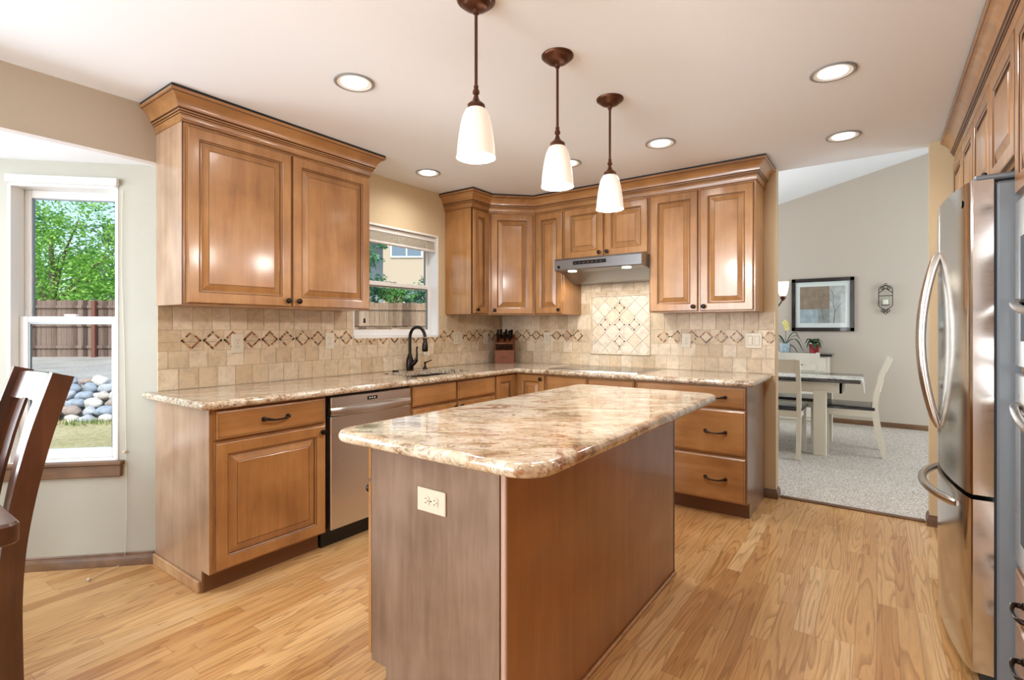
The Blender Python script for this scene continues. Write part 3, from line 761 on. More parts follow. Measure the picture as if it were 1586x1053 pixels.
b = MB(); b.box((IX1-.008, IY1-.016, 0), (IX1+.001, IY1+.001, .874), M_GLAZE, .001); b.build('corner_trim', A)
b = MB(); b.box((IX1, IY0+.012, 0), (IX1+.012, IY1, .016), M_TRIML, .005); b.build('base_trim', A)
for y0, y1 in ((-1.58, -2.055), (-2.07, -2.54), (-2.555, -3.012)):
    d_ = door(A, 0, y0-y1, .115, .712, 'rt'); d_.location = (IX0-.015, y0, .115); d_.rotation_euler = (0, 0, -PI/2)
    d_ = drawer(A, 0, y0-y1, .727, .866, ((y0-y1)/2,)); d_.location = (IX0-.015, y0, .727); d_.rotation_euler = (0, 0, -PI/2)

# outlets and switches (local: plate in xz plane, facing -y)
def duplex(b, cx, cz, ang=0, s=1):
    def P_(x, z): return (cx+x*math.cos(ang)-z*math.sin(ang), cz+x*math.sin(ang)+z*math.cos(ang))
    for dz in (-.019, .019):
        ring = []
        for k in range(16):
            a = 2*PI*k/16; x = .0165*math.cos(a); z = max(-.0125, min(.0125, .0165*math.sin(a)))+dz; ring.append(P_(x, z))
        b.rings([[(x, -.005, z) for x, z in ring], [(x, -.0075, z) for x, z in ring]], M_CREAM, True, (False, True))
        for (x0, x1, z0, z1) in ((-.008, -.0055, dz-.002, dz+.006), (.0055, .008, dz-.002, dz+.005), (-.002, .002, dz-.009, dz-.005)):
            q = [P_(x0, z0), P_(x1, z0), P_(x1, z1), P_(x0, z1)]
            b.rings([[(x, -.007, z) for x, z in q], [(x, -.0079, z) for x, z in q]], M_CREAMD, True, (False, True))
    c = [P_(.003*math.cos(2*PI*k/10), .003*math.sin(2*PI*k/10)) for k in range(10)]
    b.rings([[(x, -.005, z) for x, z in c], [(x, -.0065, z) for x, z in c]], M_STEELD, True, (False, True))
def plate(name, loc, rz, label, kind='duplex', group=None, w_=.072, h_=.116, cat='outlet'):
    o = empty(name, loc, rz, label, cat, group)
    b = MB(); b.box((-w_/2, -.0055, -h_/2), (w_/2, 0, h_/2), M_CREAM, .003); b.build('cover_plate', o)
    b = MB()
    if kind == 'duplex': duplex(b, 0, 0)
    elif kind == 'duplexh': duplex(b, 0, 0, PI/2)
    elif kind == 'rocker2':
        for dx in (-.024, .024): b.box((dx-.0165, -.0085, -.033), (dx+.0165, -.005, .033), M_CREAM, .003); b.box((dx-.0175, -.0058, -.034), (dx+.0175, -.005, .034), M_CREAMD)
    elif kind == 'rocker': b.box((-.0165, -.0085, -.033), (.0165, -.005, .033), M_CREAM, .003); b.box((-.0175, -.0058, -.034), (.0175, -.005, .034), M_CREAMD)
    else: b.box((-.004, -.008, -.01), (.004, -.004, .01), M_CREAM, .001); b.box((-.03, -.0062, -.022), (-.012, -.005, -.018), M_CREAMD)
    b.build('socket' if 'duplex' in kind else 'switch', o)
    return o
D_ = .0125
plate('wall_outlet', (D_, -2.651, 1.160), PI/2, 'cream duplex outlet on the tile nearest the bay window')
plate('wall_outlet', (D_, -2.018, 1.163), PI/2, 'cream duplex outlet on the tile just left of the sink window')
plate('light_switch', (D_, -.681, 1.163), PI/2, 'cream double switch plate just right of the sink window', 'rocker2', w_=.116, cat='switch')
plate('wall_outlet', (D_, -.278, 1.158), PI/2, 'cream outlet plate near the corner left of the knife block', 'rocker')
plate('wall_outlet', (.552, -D_, 1.157), 0, 'cream outlet plate between knife block and range panel', 'duplex')
plate('wall_outlet', (1.869, -D_, 1.151), 0, 'cream duplex outlet on the tile right of the range panel', 'duplex')
plate('light_switch', (2.367, -D_, 1.159), 0, 'cream double rocker switch at the right end of the backsplash', 'rocker2', w_=.116, cat='switch')
plate('island_outlet', (1.995, IY0-.0005, .710), 0, 'cream horizontal duplex outlet on the island end', 'duplexh', w_=.122, h_=.074)

# sink, faucet, soap pump, air gap cap
A = empty('kitchen_sink', (0, 0, 0), 0, 'black undermount sink set in the granite below the window', 'sink')
b = MB()
def ring_rect(x0, y0, x1, y1, r, z): return [(q.x, q.y, z) for q in round_poly([(x0, y0), (x1, y0), (x1, y1), (x0, y1)], [r]*4, 5)]
b.rings([ring_rect(.110, -1.725, .570, -1.005, .06, .8755), ring_rect(.140, -1.695, .540, -1.035, .05, .8755), ring_rect(.143, -1.692, .537, -1.038, .05, .80), ring_rect(.155, -1.68, .525, -1.05, .06, .675), ring_rect(.18, -1.65, .50, -1.08, .06, .667)], M_SINK, True, (False, True))
b.build('basin', A, smooth=50, recalc=True)
b = MB(); b.lathe([(.045, .668), (.045, .671), (.02, .669)], M_STEEL, (.34, -1.365, 0)); b.build('drain', A)
FX, FY = .075, -1.325
A = empty('faucet', (FX, FY, .914), 0, 'oil-rubbed bronze gooseneck faucet at the kitchen sink', 'faucet')
b = MB(); b.lathe([(.027, 0), (.028, .006), (.030, .02), (.031, .05), (.029, .08), (.023, .105), (.016, .122), (.0145, .13)], M_BRONZE); b.build('base', A, smooth=50)
b = MB(); pts = [(0, 0, .125), (0, 0, .25)]
for k in range(1, 15):
    a = PI-(PI*.98)*k/14; pts.append((.085+.085*math.cos(a), -.0, .262+.085*math.sin(a)))
b.tube(pts, .0125, M_BRONZE, 14); b.lathe([(.0165, .118), (.0165, .128), (.0135, .132)], M_BRONZE); b.build('spout', A, smooth=60)
b = MB(); x2 = .171
b.lathe([(.0125, .262), (.016, .255), (.015, .235), (.021, .215), (.024, .190), (.023, .160), (.020, .155), (.004, .154)], M_BRONZE, (x2, 0, 0)); b.build('spray_head', A, smooth=50)
b = MB(); b.tube([(.020, .012, .045), (.038, .022, .070), (.050, .028, .09)], [.015, .017, .013], M_BRONZE); b.tube([(.046, .026, .08), (.05, .03, .13), (.046, .03, .17), (.052, .032, .19)], [.011, .0075, .007, .008], M_BRONZE); b.build('lever', A, smooth=50)
A = empty('soap_dispenser', (.085, -1.165, .914), 0, 'small bronze soap pump beside the gooseneck faucet', 'soap dispenser')
b = MB(); b.lathe([(.021, 0), (.020, .006), (.012, .018), (.008, .03), (.007, .045), (.011, .047), (.011, .058), (.004, .062)], M_BRONZE); b.build('body', A, smooth=50)
b = MB(); b.tube([(0, 0, .054), (.035, 0, .064), (.075, 0, .078)], [.005, .0045, .004], M_BRONZE); b.build('nozzle', A)
A = MB(); A.lathe([(.024, 0), (.025, .004), (.022, .010), (.003, .012)], M_BRONZE, (.075, -1.475, .914))
tag(A.build('sink_hole_cover', None, smooth=40), 'small round bronze hole cover left of the faucet', 'cap')
A = MB(); A.lathe([(.006, .0), (.010, .008), (.010, .022), (.006, .03)], M_CREAM, (.172+FX, FY, 1.038)); A.lathe([(.002, .0), (.008, .006), (.008, .012), (.004, .02)], M_CREAM, (.19+FX, FY+.015, 1.035))
tag(A.build('hanging_crystal', None, smooth=40), 'small cream ornament hanging below the spray head', 'ornament')

# cooktop
A = empty('cooktop', (0, 0, 0), 0, 'black glass cooktop with steel rim below the hood', 'cooktop')
b = MB(); slab(b, round_poly([(.915, -.585), (1.690, -.585), (1.690, -.085), (.915, -.085)], [.012]*4, 4), [(0, .914), (0, .920), (.003, .9225), (.012, .9225)], M_STEEL); b.build('rim', A)
b = MB(); b.box((.928, -.572, .9205), (1.677, -.098, .9237), M_BGLASS, .001)
b.build('glass_top', A)
gm = plain('burner_marking', (120, 120, 122), .3)
for (x, y, r) in ((1.10, -.44, .1), (1.10, -.20, .075), (1.49, -.44, .075), (1.49, -.20, .1)):
    b = MB(); b.rings([[(x+rr*math.cos(2*PI*k/40), y+rr*math.sin(2*PI*k/40), .92385) for k in range(40)] for rr in (r, r-.003)], gm, True, (False, False)); b.build('burner', A, smooth=0)

# range hood
A = empty('range_hood', (0, 0, 0), 0, 'stainless steel under-cabinet range hood with two lights', 'range hood')
X0, X1 = .9145, 1.6755
b = MB(); prof = [(-.012, 1.829), (-.468, 1.829), (-.478, 1.815), (-.480, 1.738), (-.472, 1.730), (-.33, 1.722), (-.20, 1.655), (-.16, 1.645), (-.012, 1.645)]
b.prism(prof, M_STEELH, lambda p, x: (x, p[0], p[1]), X0, X1); b.build('body', A, smooth=20)
b = MB(); b.box((1.09, -.4825, 1.770), (1.385, -.478, 1.800), M_BGLASS, .003)
for i in range(7): b.box((1.105+i*.038, -.4832, 1.781), (1.121+i*.038, -.482, 1.785), M_STEELD)
b.build('control_strip', A)
b = MB(); b.box((.943, -.4825, 1.748), (.968, -.479, 1.772), M_BGLASS, .002); b.build('badge', A)
for x in (1.05, 1.53):
    b = MB(); b.lathe([(.036, 0), (.036, -.004), (.03, -.006), (.004, -.006)], M_HOODBULB, (0, 0, 0)); o = b.build('lamp', A, (x, -.415, 1.727))
    add_light('hood_spot', 'SPOT', (x, -.40, 1.712), 10, WARM, (0, .35, -1), spot_size=2.5, spot_blend=.9, shadow_soft_size=.03)

# knife block
A = empty('knife_block', (.165, -.165, .914), .58, 'wooden knife block with black-handled knives in the counter corner', 'knife block')
A.scale = (1.18, 1.18, 1.18)
MKB = plain('block_wood', (116, 58, 26), .35, noise_amt=.15, nscale=20)
b = MB(); prof = [(-.075, 0), (.075, 0), (.075, .215), (.030, .235), (-.075, .105)]
b.prism(prof, MKB, lambda p, x: (x, p[0], p[1]), -.078, .078); b.build('block', A, smooth=0)
b = MB()
for i in range(10): b.box((-.028+i*.0056, -.0765, .045), (-.0245+i*.0056, -.0748, .053), plain('stamp', (70, 34, 18), .6) if i == 0 else b.mats[0])
b.build('stamped_mark', A, smooth=0)
MKH = plain('knife_handle', (16, 16, 18), .3)
dv = Vector((0, -.72, .70)).normalized()
def knife(name, x, y, z, L, r):
    k = empty(name, (x, y, z), 0, parent=A); 
    b = MB(); p0 = Vector((0, 0, 0)); b.tube([p0-dv*.02, p0, p0+dv*L*.5, p0+dv*L*.93, p0+dv*L], [r*.9, r, r*.92, r*1.1, r*.7], MKH, 10); return b, k
for i in range(8):
    x = -.062+i*.0177; p0 = Vector((x, -.066, .112))
    b = MB(); b.tube([p0-dv*.015, p0+dv*.02, p0+dv*.055, p0+dv*.07], [.006, .0068, .006, .0062], MKH, 8); b.lathe([(.0, 0), (.0045, .001), (.0045, .003), (.0, .004)], M_HANDLE, tuple(p0+dv*.07))
    b.build('steak_knife', A, smooth=50)
for (x, y, z, L) in ((-.055, -.012, .178, .10), (-.03, .012, .205, .095), (-.002, -.012, .178, .10), (.012, .014, .207, .09), (.04, -.005, .187, .105), (.058, .012, .205, .09), (-.055, .016, .208, .085)):
    p0 = Vector((x, y, z)); b = MB(); b.tube([p0-dv*.02, p0+dv*.01, p0+dv*L*.6, p0+dv*L], [.008, .0105, .0095, .011], MKH, 10)
    b.lathe([(.0, 0), (.005, .001), (.005, .003), (.0, .004)], M_HANDLE, tuple(p0+dv*L+Vector((0, 0, .008)))); b.build('knife_handle', A, smooth=50)

# ------------------------------------------------------------------ lamps
def pendant(x, y, label):
    A = empty('pendant_lamp', (x, y, 0), 0, label, 'pendant lamp', 'pendants over the island')
    b = MB(); b.lathe([(.069, H), (.069, H-.006), (.060, H-.014), (.050, H-.017), (.046, H-.026), (.028, H-.034), (.012, H-.038), (.010, H-.052), (.002, H-.053)], M_BRONZEL); b.build('canopy', A, smooth=50)
    b = MB(); b.tube([(0, 0, H-.045), (0, 0, 2.115)], .0058, M_BRONZEL, 12); b.build('rod', A, smooth=60)
    b = MB(); b.lathe([(.004, 2.125), (.009, 2.118), (.008, 2.108), (.0125, 2.100), (.0125, 2.092), (.007, 2.086), (.010, 2.076), (.014, 2.066), (.026, 2.056), (.032, 2.050), (.033, 2.034), (.030, 2.030), (.002, 2.030)], M_BRONZEL); b.build('socket_cap', A, smooth=40)
    b = MB(); o_ = [(.028, 2.040), (.038, 2.030), (.048, 2.010), (.0555, 1.980), (.0615, 1.945), (.066, 1.910), (.068, 1.885), (.0685, 1.872), (.0705, 1.862)]
    i_ = [(r-.003, z) for r, z in o_][::-1]
    b.lathe(o_+i_, M_SHADE, caps=(False, False)); sh = b.build('glass_shade', A, smooth=60)
    b = MB(); b.lathe([(.002, 1.905), (.016, 1.912), (.022, 1.93), (.020, 1.95), (.012, 1.985), (.011, 2.03)], M_PBULB); b.build('bulb', A, smooth=60)
    add_light('pendant_light', 'POINT', (x, y, 1.835), 12, WARM, shadow_soft_size=.05)
pendant(1.960, -2.765, 'nearest pendant lamp over the island, its canopy at the top frame edge')
pendant(2.003, -2.268, 'middle pendant lamp of the three over the island')
pendant(2.008, -1.750, 'farthest pendant lamp over the island, before the range hood')
MCAN = plain('can_trim', (150, 150, 150), .4, .3); MBAF = plain('can_baffle', (235, 232, 226), .5)
def can(x, y, label, en=18):
    A = empty('recessed_light', (x, y, 0), 0, label, 'ceiling light', 'recessed ceiling lights')
    b = MB(); b.lathe([(.080, H-.0005), (.094, H-.001), (.094, H-.005), (.089, H-.008), (.080, H-.006)], MCAN, caps=(False, False)); b.build('trim_ring', A, smooth=40)
    b = MB(); b.lathe([(.081, H-.006), (.074, H-.003), (.060, H-.0015)], MBAF, caps=(False, False)); b.build('baffle', A, smooth=40)
    b = MB(); b.lathe([(.061, H-.0012), (.058, H-.006), (.040, H-.011), (.002, H-.013)], M_BULB, caps=(True, True)); b.build('lamp', A, smooth=60)
    add_light('recessed_lamp_light', 'SPOT', (x, y, H-.025), en, WARM, (0, 0, -1), spot_size=2.95, spot_blend=.9, shadow_soft_size=.06)
can(1.092, -2.63, 'recessed light nearest the big left wall cabinet')
can(.358, -1.405, 'recessed light above the sink window')
can(1.331, -.985, 'recessed light half hidden behind the middle pendant')
can(2.002, -.987, 'recessed light right of the farthest pendant')
can(2.959, -1.409, 'larger recessed light nearest the fridge in the ceiling')
can(2.952, -.452, 'recessed light before the dining room opening')
for (x, y) in ((2.95, -3.2), (1.1, -4.6), (2.9, -5.2)): add_light('recessed_lamp_light', 'SPOT', (x, y, H-.03), 16, WARM, (0, 0, -1), spot_size=2.6, spot_blend=.7, shadow_soft_size=.06)

# ------------------------------------------------------------------ right wall: fridge, cabinets, oven tower
FX0, FXB, FY0, FY1 = 3.392, 3.452, -1.790, -.880
A = empty('refrigerator', (0, 0, 0), 0, 'stainless steel french-door refrigerator with bottom freezer', 'refrigerator')
b = MB(); b.box((FXB+.006, FY0, .02), (4.08, FY1, 1.755), M_FSIDE, .008); b.build('cabinet_body', A)
b = MB(); b.box((FXB-.002, FY0+.006, .03), (FXB+.008, FY1-.006, 1.75), M_GASKET); b.build('gasket', A)
def front_x(y):
    t = (y-FY0)/(FY1-FY0); return FX0-.052*math.sin(PI*t)**.8 if 0 < t < 1 else FX0
def fdoor(name, ya, yb, z0, z1):
    n = 18; poly = [(FXB, yb), (FXB, ya)]
    ys = [ya+(yb-ya)*i/n for i in range(n+1)]
    fr = [(front_x(y), y) for y in ys]; r = .010
    fr = [(FXB-.012, ya)]+[(fr[0][0]+.006, ya), (fr[0][0]+.001, ya+.004)]+fr[1:-1]+[(fr[-1][0]+.001, yb-.004), (fr[-1][0]+.006, yb)]+[(FXB-.012, yb)]
    poly = [(FXB, yb), (FXB, ya)]+fr
    b = MB(); b.prism(poly, M_STEELF, lambda p, z: (p[0], p[1], z), z0, z1)
    return b.build(name, A, smooth=35)
YM = (FY0+FY1)/2
dn = fdoor('door', FY0, YM-.003, .672, 1.765); df = fdoor('door', YM+.003, FY1, .672, 1.765); dz = fdoor('freezer_drawer', FY0, FY1, .055, .655)
def fhandle(parent, y):
    b = MB(); pts = []; r = []
    for i in range(25):
        t = i/24; z = .835+.735*t; bow = math.sin(PI*t)**.85 if 0 < t < 1 else 0
        pts.append((front_x(YM)-.004-.058*bow, y+(.022 if y > YM else -.022)*bow, z)); r.append(.016 if 0 < i < 24 else .012)
    b.tube(pts, r, M_HANDLE, 14); return b.build('handle', parent, smooth=60)
fhandle(dn, YM-.030); fhandle(df, YM+.030)
b = MB(); pts = []; 
for i in range(29):
    t = i/28; y = FY0+.13+(FY1-FY0-.26)*t; bow = min(1, math.sin(PI*t)**.7*1.0) if 0 < t < 1 else 0
    pts.append((front_x(y)+.002-.058*bow, y, .600))
b.tube(pts, [.012]+[.016]*27+[.012], M_HANDLE, 14); b.build('handle', dz, smooth=60)
b = MB(); b.box((FXB-.05, FY0+.01, 1.765), (FXB+.07, FY0+.075, 1.785), M_FSIDE, .006); b.build('hinge_cover', A)
b = MB(); b.lathe([(.008, 1.785), (.008, 1.795), (.004, 1.798)], M_BLACK, (FXB-.02, FY0+.04, 0)); b.build('hinge_pin', A)
b = MB(); b.lathe([(.003, 0), (.014, .001), (.014, .002), (.003, .003)], M_HANDLE, (0, 0, 0), axis='x'); b.build('badge', dn, (front_x(FY0+.07)-.003, FY0+.07, 1.70))
b = MB(); b.box((FXB-.03, FY0+.01, 0), (4.0, FY1-.01, .05), M_GASKET); b.build('base_grille', A)

XF = 3.519  # face frame plane of the right wall cabinets
def rcab(name, y_right_end, w_, label): # local x runs towards the camera (-y)
    return empty(name, (XF, y_right_end, 0), -PI/2, label, 'cabinet')
A = rcab('fridge_wall_cabinet', -.845, .955, 'two-door cabinet directly over the refrigerator')
b = MB(); b.box((0, 0, 1.825), (.955, XW-XF-.002, ZC), M_WOOD, .002); b.build('body', A, smooth=0)
door(A, .012, .470, 1.838, 2.262, 'rb'); door(A, .484, .943, 1.838, 2.262, 'lb')
A = rcab('pantry_cabinet', -.012, .83, 'tall cabinet with doors between refrigerator and dining opening')
b = MB(); b.box((0, 0, .105), (.832, XW-XF-.002, ZC), M_WOOD, .002); b.box((0, .06, 0), (.832, .5, .105), M_KICK); b.build('body', A, smooth=0)
door(A, .010, .405, 1.52, 2.262, 'rb'); door(A, .419, .822, 1.52, 2.262, 'lb'); door(A, .010, .405, .12, 1.50, 'rt'); door(A, .419, .822, .12, 1.50, 'lt')
A = rcab('oven_tower_cabinet', -1.801, .80, 'tall oven cabinet at the right edge beside the refrigerator')
b = MB()
for (z0, z1) in ((.105, .47), (1.68, ZC)): b.box((0, 0, z0), (.80, XW-XF-.002, z1), M_WOOD, .002)
b.box((0, 0, .47), (.018, XW-XF-.002, 1.68), M_WOOD); b.box((.782, 0, .47), (.80, XW-XF-.002, 1.68), M_WOOD); b.box((.0, .06, 0), (.80, .55, .105), M_KICK)
b.build('body', A, smooth=0)
door(A, .006, .394, 1.70, 2.262, 'rb'); door(A, .406, .794, 1.70, 2.262, 'lb')
drawer(A, .006, .794, .300, .455, (.2, .6)); drawer(A, .006, .794, .115, .288, (.2, .6))
def oven(z0, z1, label, hz):
    O = empty('wall_oven', (XF, -1.822, 0), -PI/2, label, 'oven')
    b = MB(); b.box((0, .002, z0), (.756, .55, z1), M_FSIDE, .002); b.build('body', O)
    b = MB(); b.box((.0, -.020, z0+.004), (.756, 0, z1-.004), M_STEEL, .006); dd = b.build('door', O)
    b = MB(); b.box((.09, -.0215, z0+.09), (.666, -.0195, z1-.13), M_BGLASS, .001); b.build('window', dd)
    b = MB(); pts = [(.05, -.018, hz), (.055, -.028, hz), (.08, -.034, hz-.004)]+[(.08+.596*i/10, -.036-.012*math.sin(PI*i/10), hz-.004-.03*math.sin(PI*i/10)) for i in range(1, 10)]+[(.676, -.034, hz-.004), (.701, -.028, hz), (.706, -.018, hz)]
    b.tube(pts, .0125, M_HANDLE, 12); b.build('handle', dd, smooth=60)
oven(1.12, 1.675, 'upper built-in wall oven with curved steel handle', 1.335)
oven(.475, 1.11, 'lower built-in wall oven with curved steel handle', 1.0)
A = rcab('unseen_tall_cabinet', -2.603, 1.6, 'unseen tall cabinets added for the wood reflection in the refrigerator')  # added out of view to give the fridge a wood reflection
b = MB(); b.box((0, 0, .105), (2.4, XW-XF-.002, ZC), M_WOOD, .002); b.box((0, .06, 0), (2.4, .5, .105), M_KICK); b.build('body', A, smooth=0)
for i in range(4): door(A, .012+i*.597, .597+i*.597, 1.379, 2.262, 'rb'); door(A, .012+i*.597, .597+i*.597, .12, 1.36, 'rt')
A = rcab('wall_cabinet_frieze', 0, 1, None)
bpy.data.objects.remove(A)
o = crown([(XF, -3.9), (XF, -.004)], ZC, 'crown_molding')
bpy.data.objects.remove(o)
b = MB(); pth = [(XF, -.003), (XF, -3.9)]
sweep(b, pth, [(o_, ZC+h) for o_, h in CROWN], M_WOODH, CM); sweep(b, pth, [(-.02, ZC+.130), (.075, ZC+.130), (.075, H-.0005), (-.02, H-.0005)], M_BLACK)  # second sweep is the painted shadow gap under the ceiling
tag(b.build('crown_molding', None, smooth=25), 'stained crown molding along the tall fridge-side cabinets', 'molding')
#PART2
# ------------------------------------------------------------------ blinds and cords
M_BLIND = plain('blind_slat', (226, 221, 208), .5)
A = empty('window_blind', (-.012, WY0+.018, 0), PI/2, 'white blind raised to the top of the sink window', 'blind')
wl = WY1-WY0-.036
b = MB(); b.box((0, .005, 2.0), (wl, .05, 2.036), M_WHITE, .004); b.build('headrail', A)
b = MB()
for i in range(9): b.box((.004, .006+(i % 2)*.003, 1.932+i*.0072), (wl-.004, .048, 1.9355+i*.0072), M_BLIND, .001)
b.box((.003, .004, 1.914), (wl-.003, .048, 1.930), M_WHITE, .003); b.build('slat_stack', A)
b = MB()
for x in (.12, wl/2, wl-.12): b.tube([(x, .002, 2.0), (x, -.001, 1.96), (x+.01, .001, 1.93), (x-.006, .003, 1.91)], .0025, M_WHITE, 6)
b.build('ladder_tape', A)
b = MB(); b.tube([(.095, .0, 2.0), (.095, -.004, 1.325)], .0014, M_WHITE, 6); b.build('pull_cord', A)
b = MB(); b.lathe([(.003, 0), (.007, -.006), (.009, -.03), (.005, -.036)], M_BRONZE, (.095, -.004, 1.327), 12); b.build('tassel', A)
A = empty('window_blind', (-.70, YL-.70, 0), PI/4, 'white blind headrail above the bay window', 'blind')
x1 = (.70-T0+.004)*R2
b = MB(); b.box((.30, -.030, 1.998), (x1, -.003, 2.036), M_WHITE, .004); b.box((x1-.02, -.033, 2.008), (x1+.002, -.027, 2.030), M_WHITE, .002); b.build('headrail', A)
b = MB(); pl = [(-.108, -3.186, 1.98), (-.112, -3.19, 1.6), (-.106, -3.18, 1.2), (-.100, -3.176, .8), (-.098, -3.174, .6), (-.095, -3.172, .3), (-.098, -3.178, .06), (-.115, -3.195, .006), (-.09, -3.26, .004), (-.048, -3.34, .005)]
b.tube(pl, .0014, plain('cord', (222, 216, 200), .7), 6); b.lathe([(.003, 0), (.008, .004), (.009, .012), (.004, .018)], M_CREAM, (-.043, -3.345, .0), 10)
tag(b.build('blind_cord', None, smooth=60), 'thin cream blind cord trailing onto the floor under the bay window', 'cord')
b = MB(); b.lathe([(.005, 0), (.005, -.01), (.009, -.013), (.006, -.018)], M_CREAM, axis='y', seg=12)
tag(b.build('cord_cleat', None, (-.104, YL-.106, .60), PI/4), 'small cream cord cleat on the wall right of the bay window', 'cleat')

# ------------------------------------------------------------------ foreground chair and table
def stile(b, mat, x0, x1, prof, hw):
    """prof: (y, z) centre line; hw half width in y (list)"""
    R = []
    n = len(prof)
    for i, (y, z) in enumerate(prof):
        a = Vector(prof[max(i-1, 0)]); c = Vector(prof[min(i+1, n-1)]); t = (c-a).normalized(); nn = Vector((-t.y, t.x))
        p = Vector(prof[i]); q0 = p+nn*hw[i]; q1 = p-nn*hw[i]
        R.append([(x0, q0.x, q0.y), (x1, q0.x, q0.y), (x1, q1.x, q1.y), (x0, q1.x, q1.y)])
    b.rings(R, mat)
def smoothpath(P, n=6):
    out = []
    for i in range(len(P)-1):
        p0 = P[max(i-1, 0)]; p1 = P[i]; p2 = P[i+1]; p3 = P[min(i+2, len(P)-1)]
        for k in range(n):
            t = k/n
            out.append(tuple(.5*((2*p1[j])+(-p0[j]+p2[j])*t+(2*p0[j]-5*p1[j]+4*p2[j]-p3[j])*t*t+(-p0[j]+3*p1[j]-3*p2[j]+p3[j])*t**3) for j in range(len(p1))))
    out.append(tuple(P[-1])); return out
A = empty('dining_chair', (0, 0, 0), 0, 'dark walnut slat-back dining chair at the left edge', 'chair')
SP = smoothpath([(-3.785, .0), (-3.79, .2), (-3.79, .42), (-3.772, .62), (-3.724, .87), (-3.660, 1.095)])
for x0, x1 in ((.868, .900), (.350, .382)):
    b = MB(); stile(b, M_DARKWOOD, x0, x1, SP, [.030]*len(SP)); b.build('back_stile', A, smooth=35)
def curved_rail(b, mat, z0, z1, x0, x1, off, th, bow):
    R = []
    for i in range(13):
        t = i/12; x = x0+(x1-x0)*t; c = bow*math.sin(PI*t); q = []
        for z, s_ in ((z0, -1), (z1, -1), (z1, 1), (z0, 1)):
            yc = [p for p in SP if p[1] <= z][-1]; k = [p for p in SP if p[1] >= z]; yy = yc[0] if not k or k[0][1] == yc[1] else yc[0]+(k[0][0]-yc[0])*(z-yc[1])/(k[0][1]-yc[1])
            q.append((x, yy+off+c+s_*th/2, z))
        R.append(q)
    b.rings(R, mat)
b = MB(); curved_rail(b, M_DARKWOODX, .985, 1.085, .382, .868, .002, .022, .030); b.build('crest_rail', A, smooth=35)
b = MB(); curved_rail(b, M_DARKWOODX, .50, .55, .382, .868, 0, .022, .018); b.build('lower_rail', A, smooth=35)
for xc in (.475, .625, .775):
    b = MB(); R = []
    zs = [.545+.445*i/10 for i in range(11)]
    for z in zs:
        yc = [p for p in SP if p[1] <= z][-1]; k = [p for p in SP if p[1] >= z][0]; yy = yc[0]+(k[0]-yc[0])*(z-yc[1])/max(k[1]-yc[1], 1e-6)
        bb = .024*math.sin(PI*(xc-.382)/.486); hw = .040+.006*(z-.545)
        R.append([(xc-hw, yy+bb-.005, z), (xc+hw, yy+bb-.005, z), (xc+hw, yy+bb+.005, z), (xc-hw, yy+bb+.005, z)])
    b.rings(R, M_DARKWOOD); b.build('back_slat', A, smooth=35)
b = MB(); b.box((.36, -4.24, .44), (.89, -3.80, .475), M_DARKWOOD, .012); b.build('seat', A)
b = MB(); b.box((.375, -4.21, .38), (.875, -3.81, .44), M_DARKWOODX, .003); b.build('seat_frame', A)
for x0 in (.365, .845):
    b = MB(); b.box((x0, -4.23, 0), (x0+.042, -4.188, .44), M_DARKWOOD, .004); b.build('leg', A)
A = empty('breakfast_table', (0, 0, 0), 0, 'dark walnut table corner at the lower left edge', 'table')
b = MB(); slab(b, round_poly([(-.35, -5.15), (1.358, -5.15), (1.358, -3.848), (-.35, -3.848)], [.03]*4, 4), [(.004, .705), (0, .709), (0, .752), (.006, .760)], M_DARKWOODX); b.build('tabletop', A, smooth=30)
b = MB(); b.box((-.27, -5.07, .62), (1.27, -3.93, .705), M_DARKWOODX, .003); b.build('apron', A)
for x in (-.29, 1.21):
    for y in (-5.09, -3.99):
        b = MB(); b.box((x, y, 0), (x+.08, y+.08, .705), M_DARKWOOD, .006); b.build('leg', A)

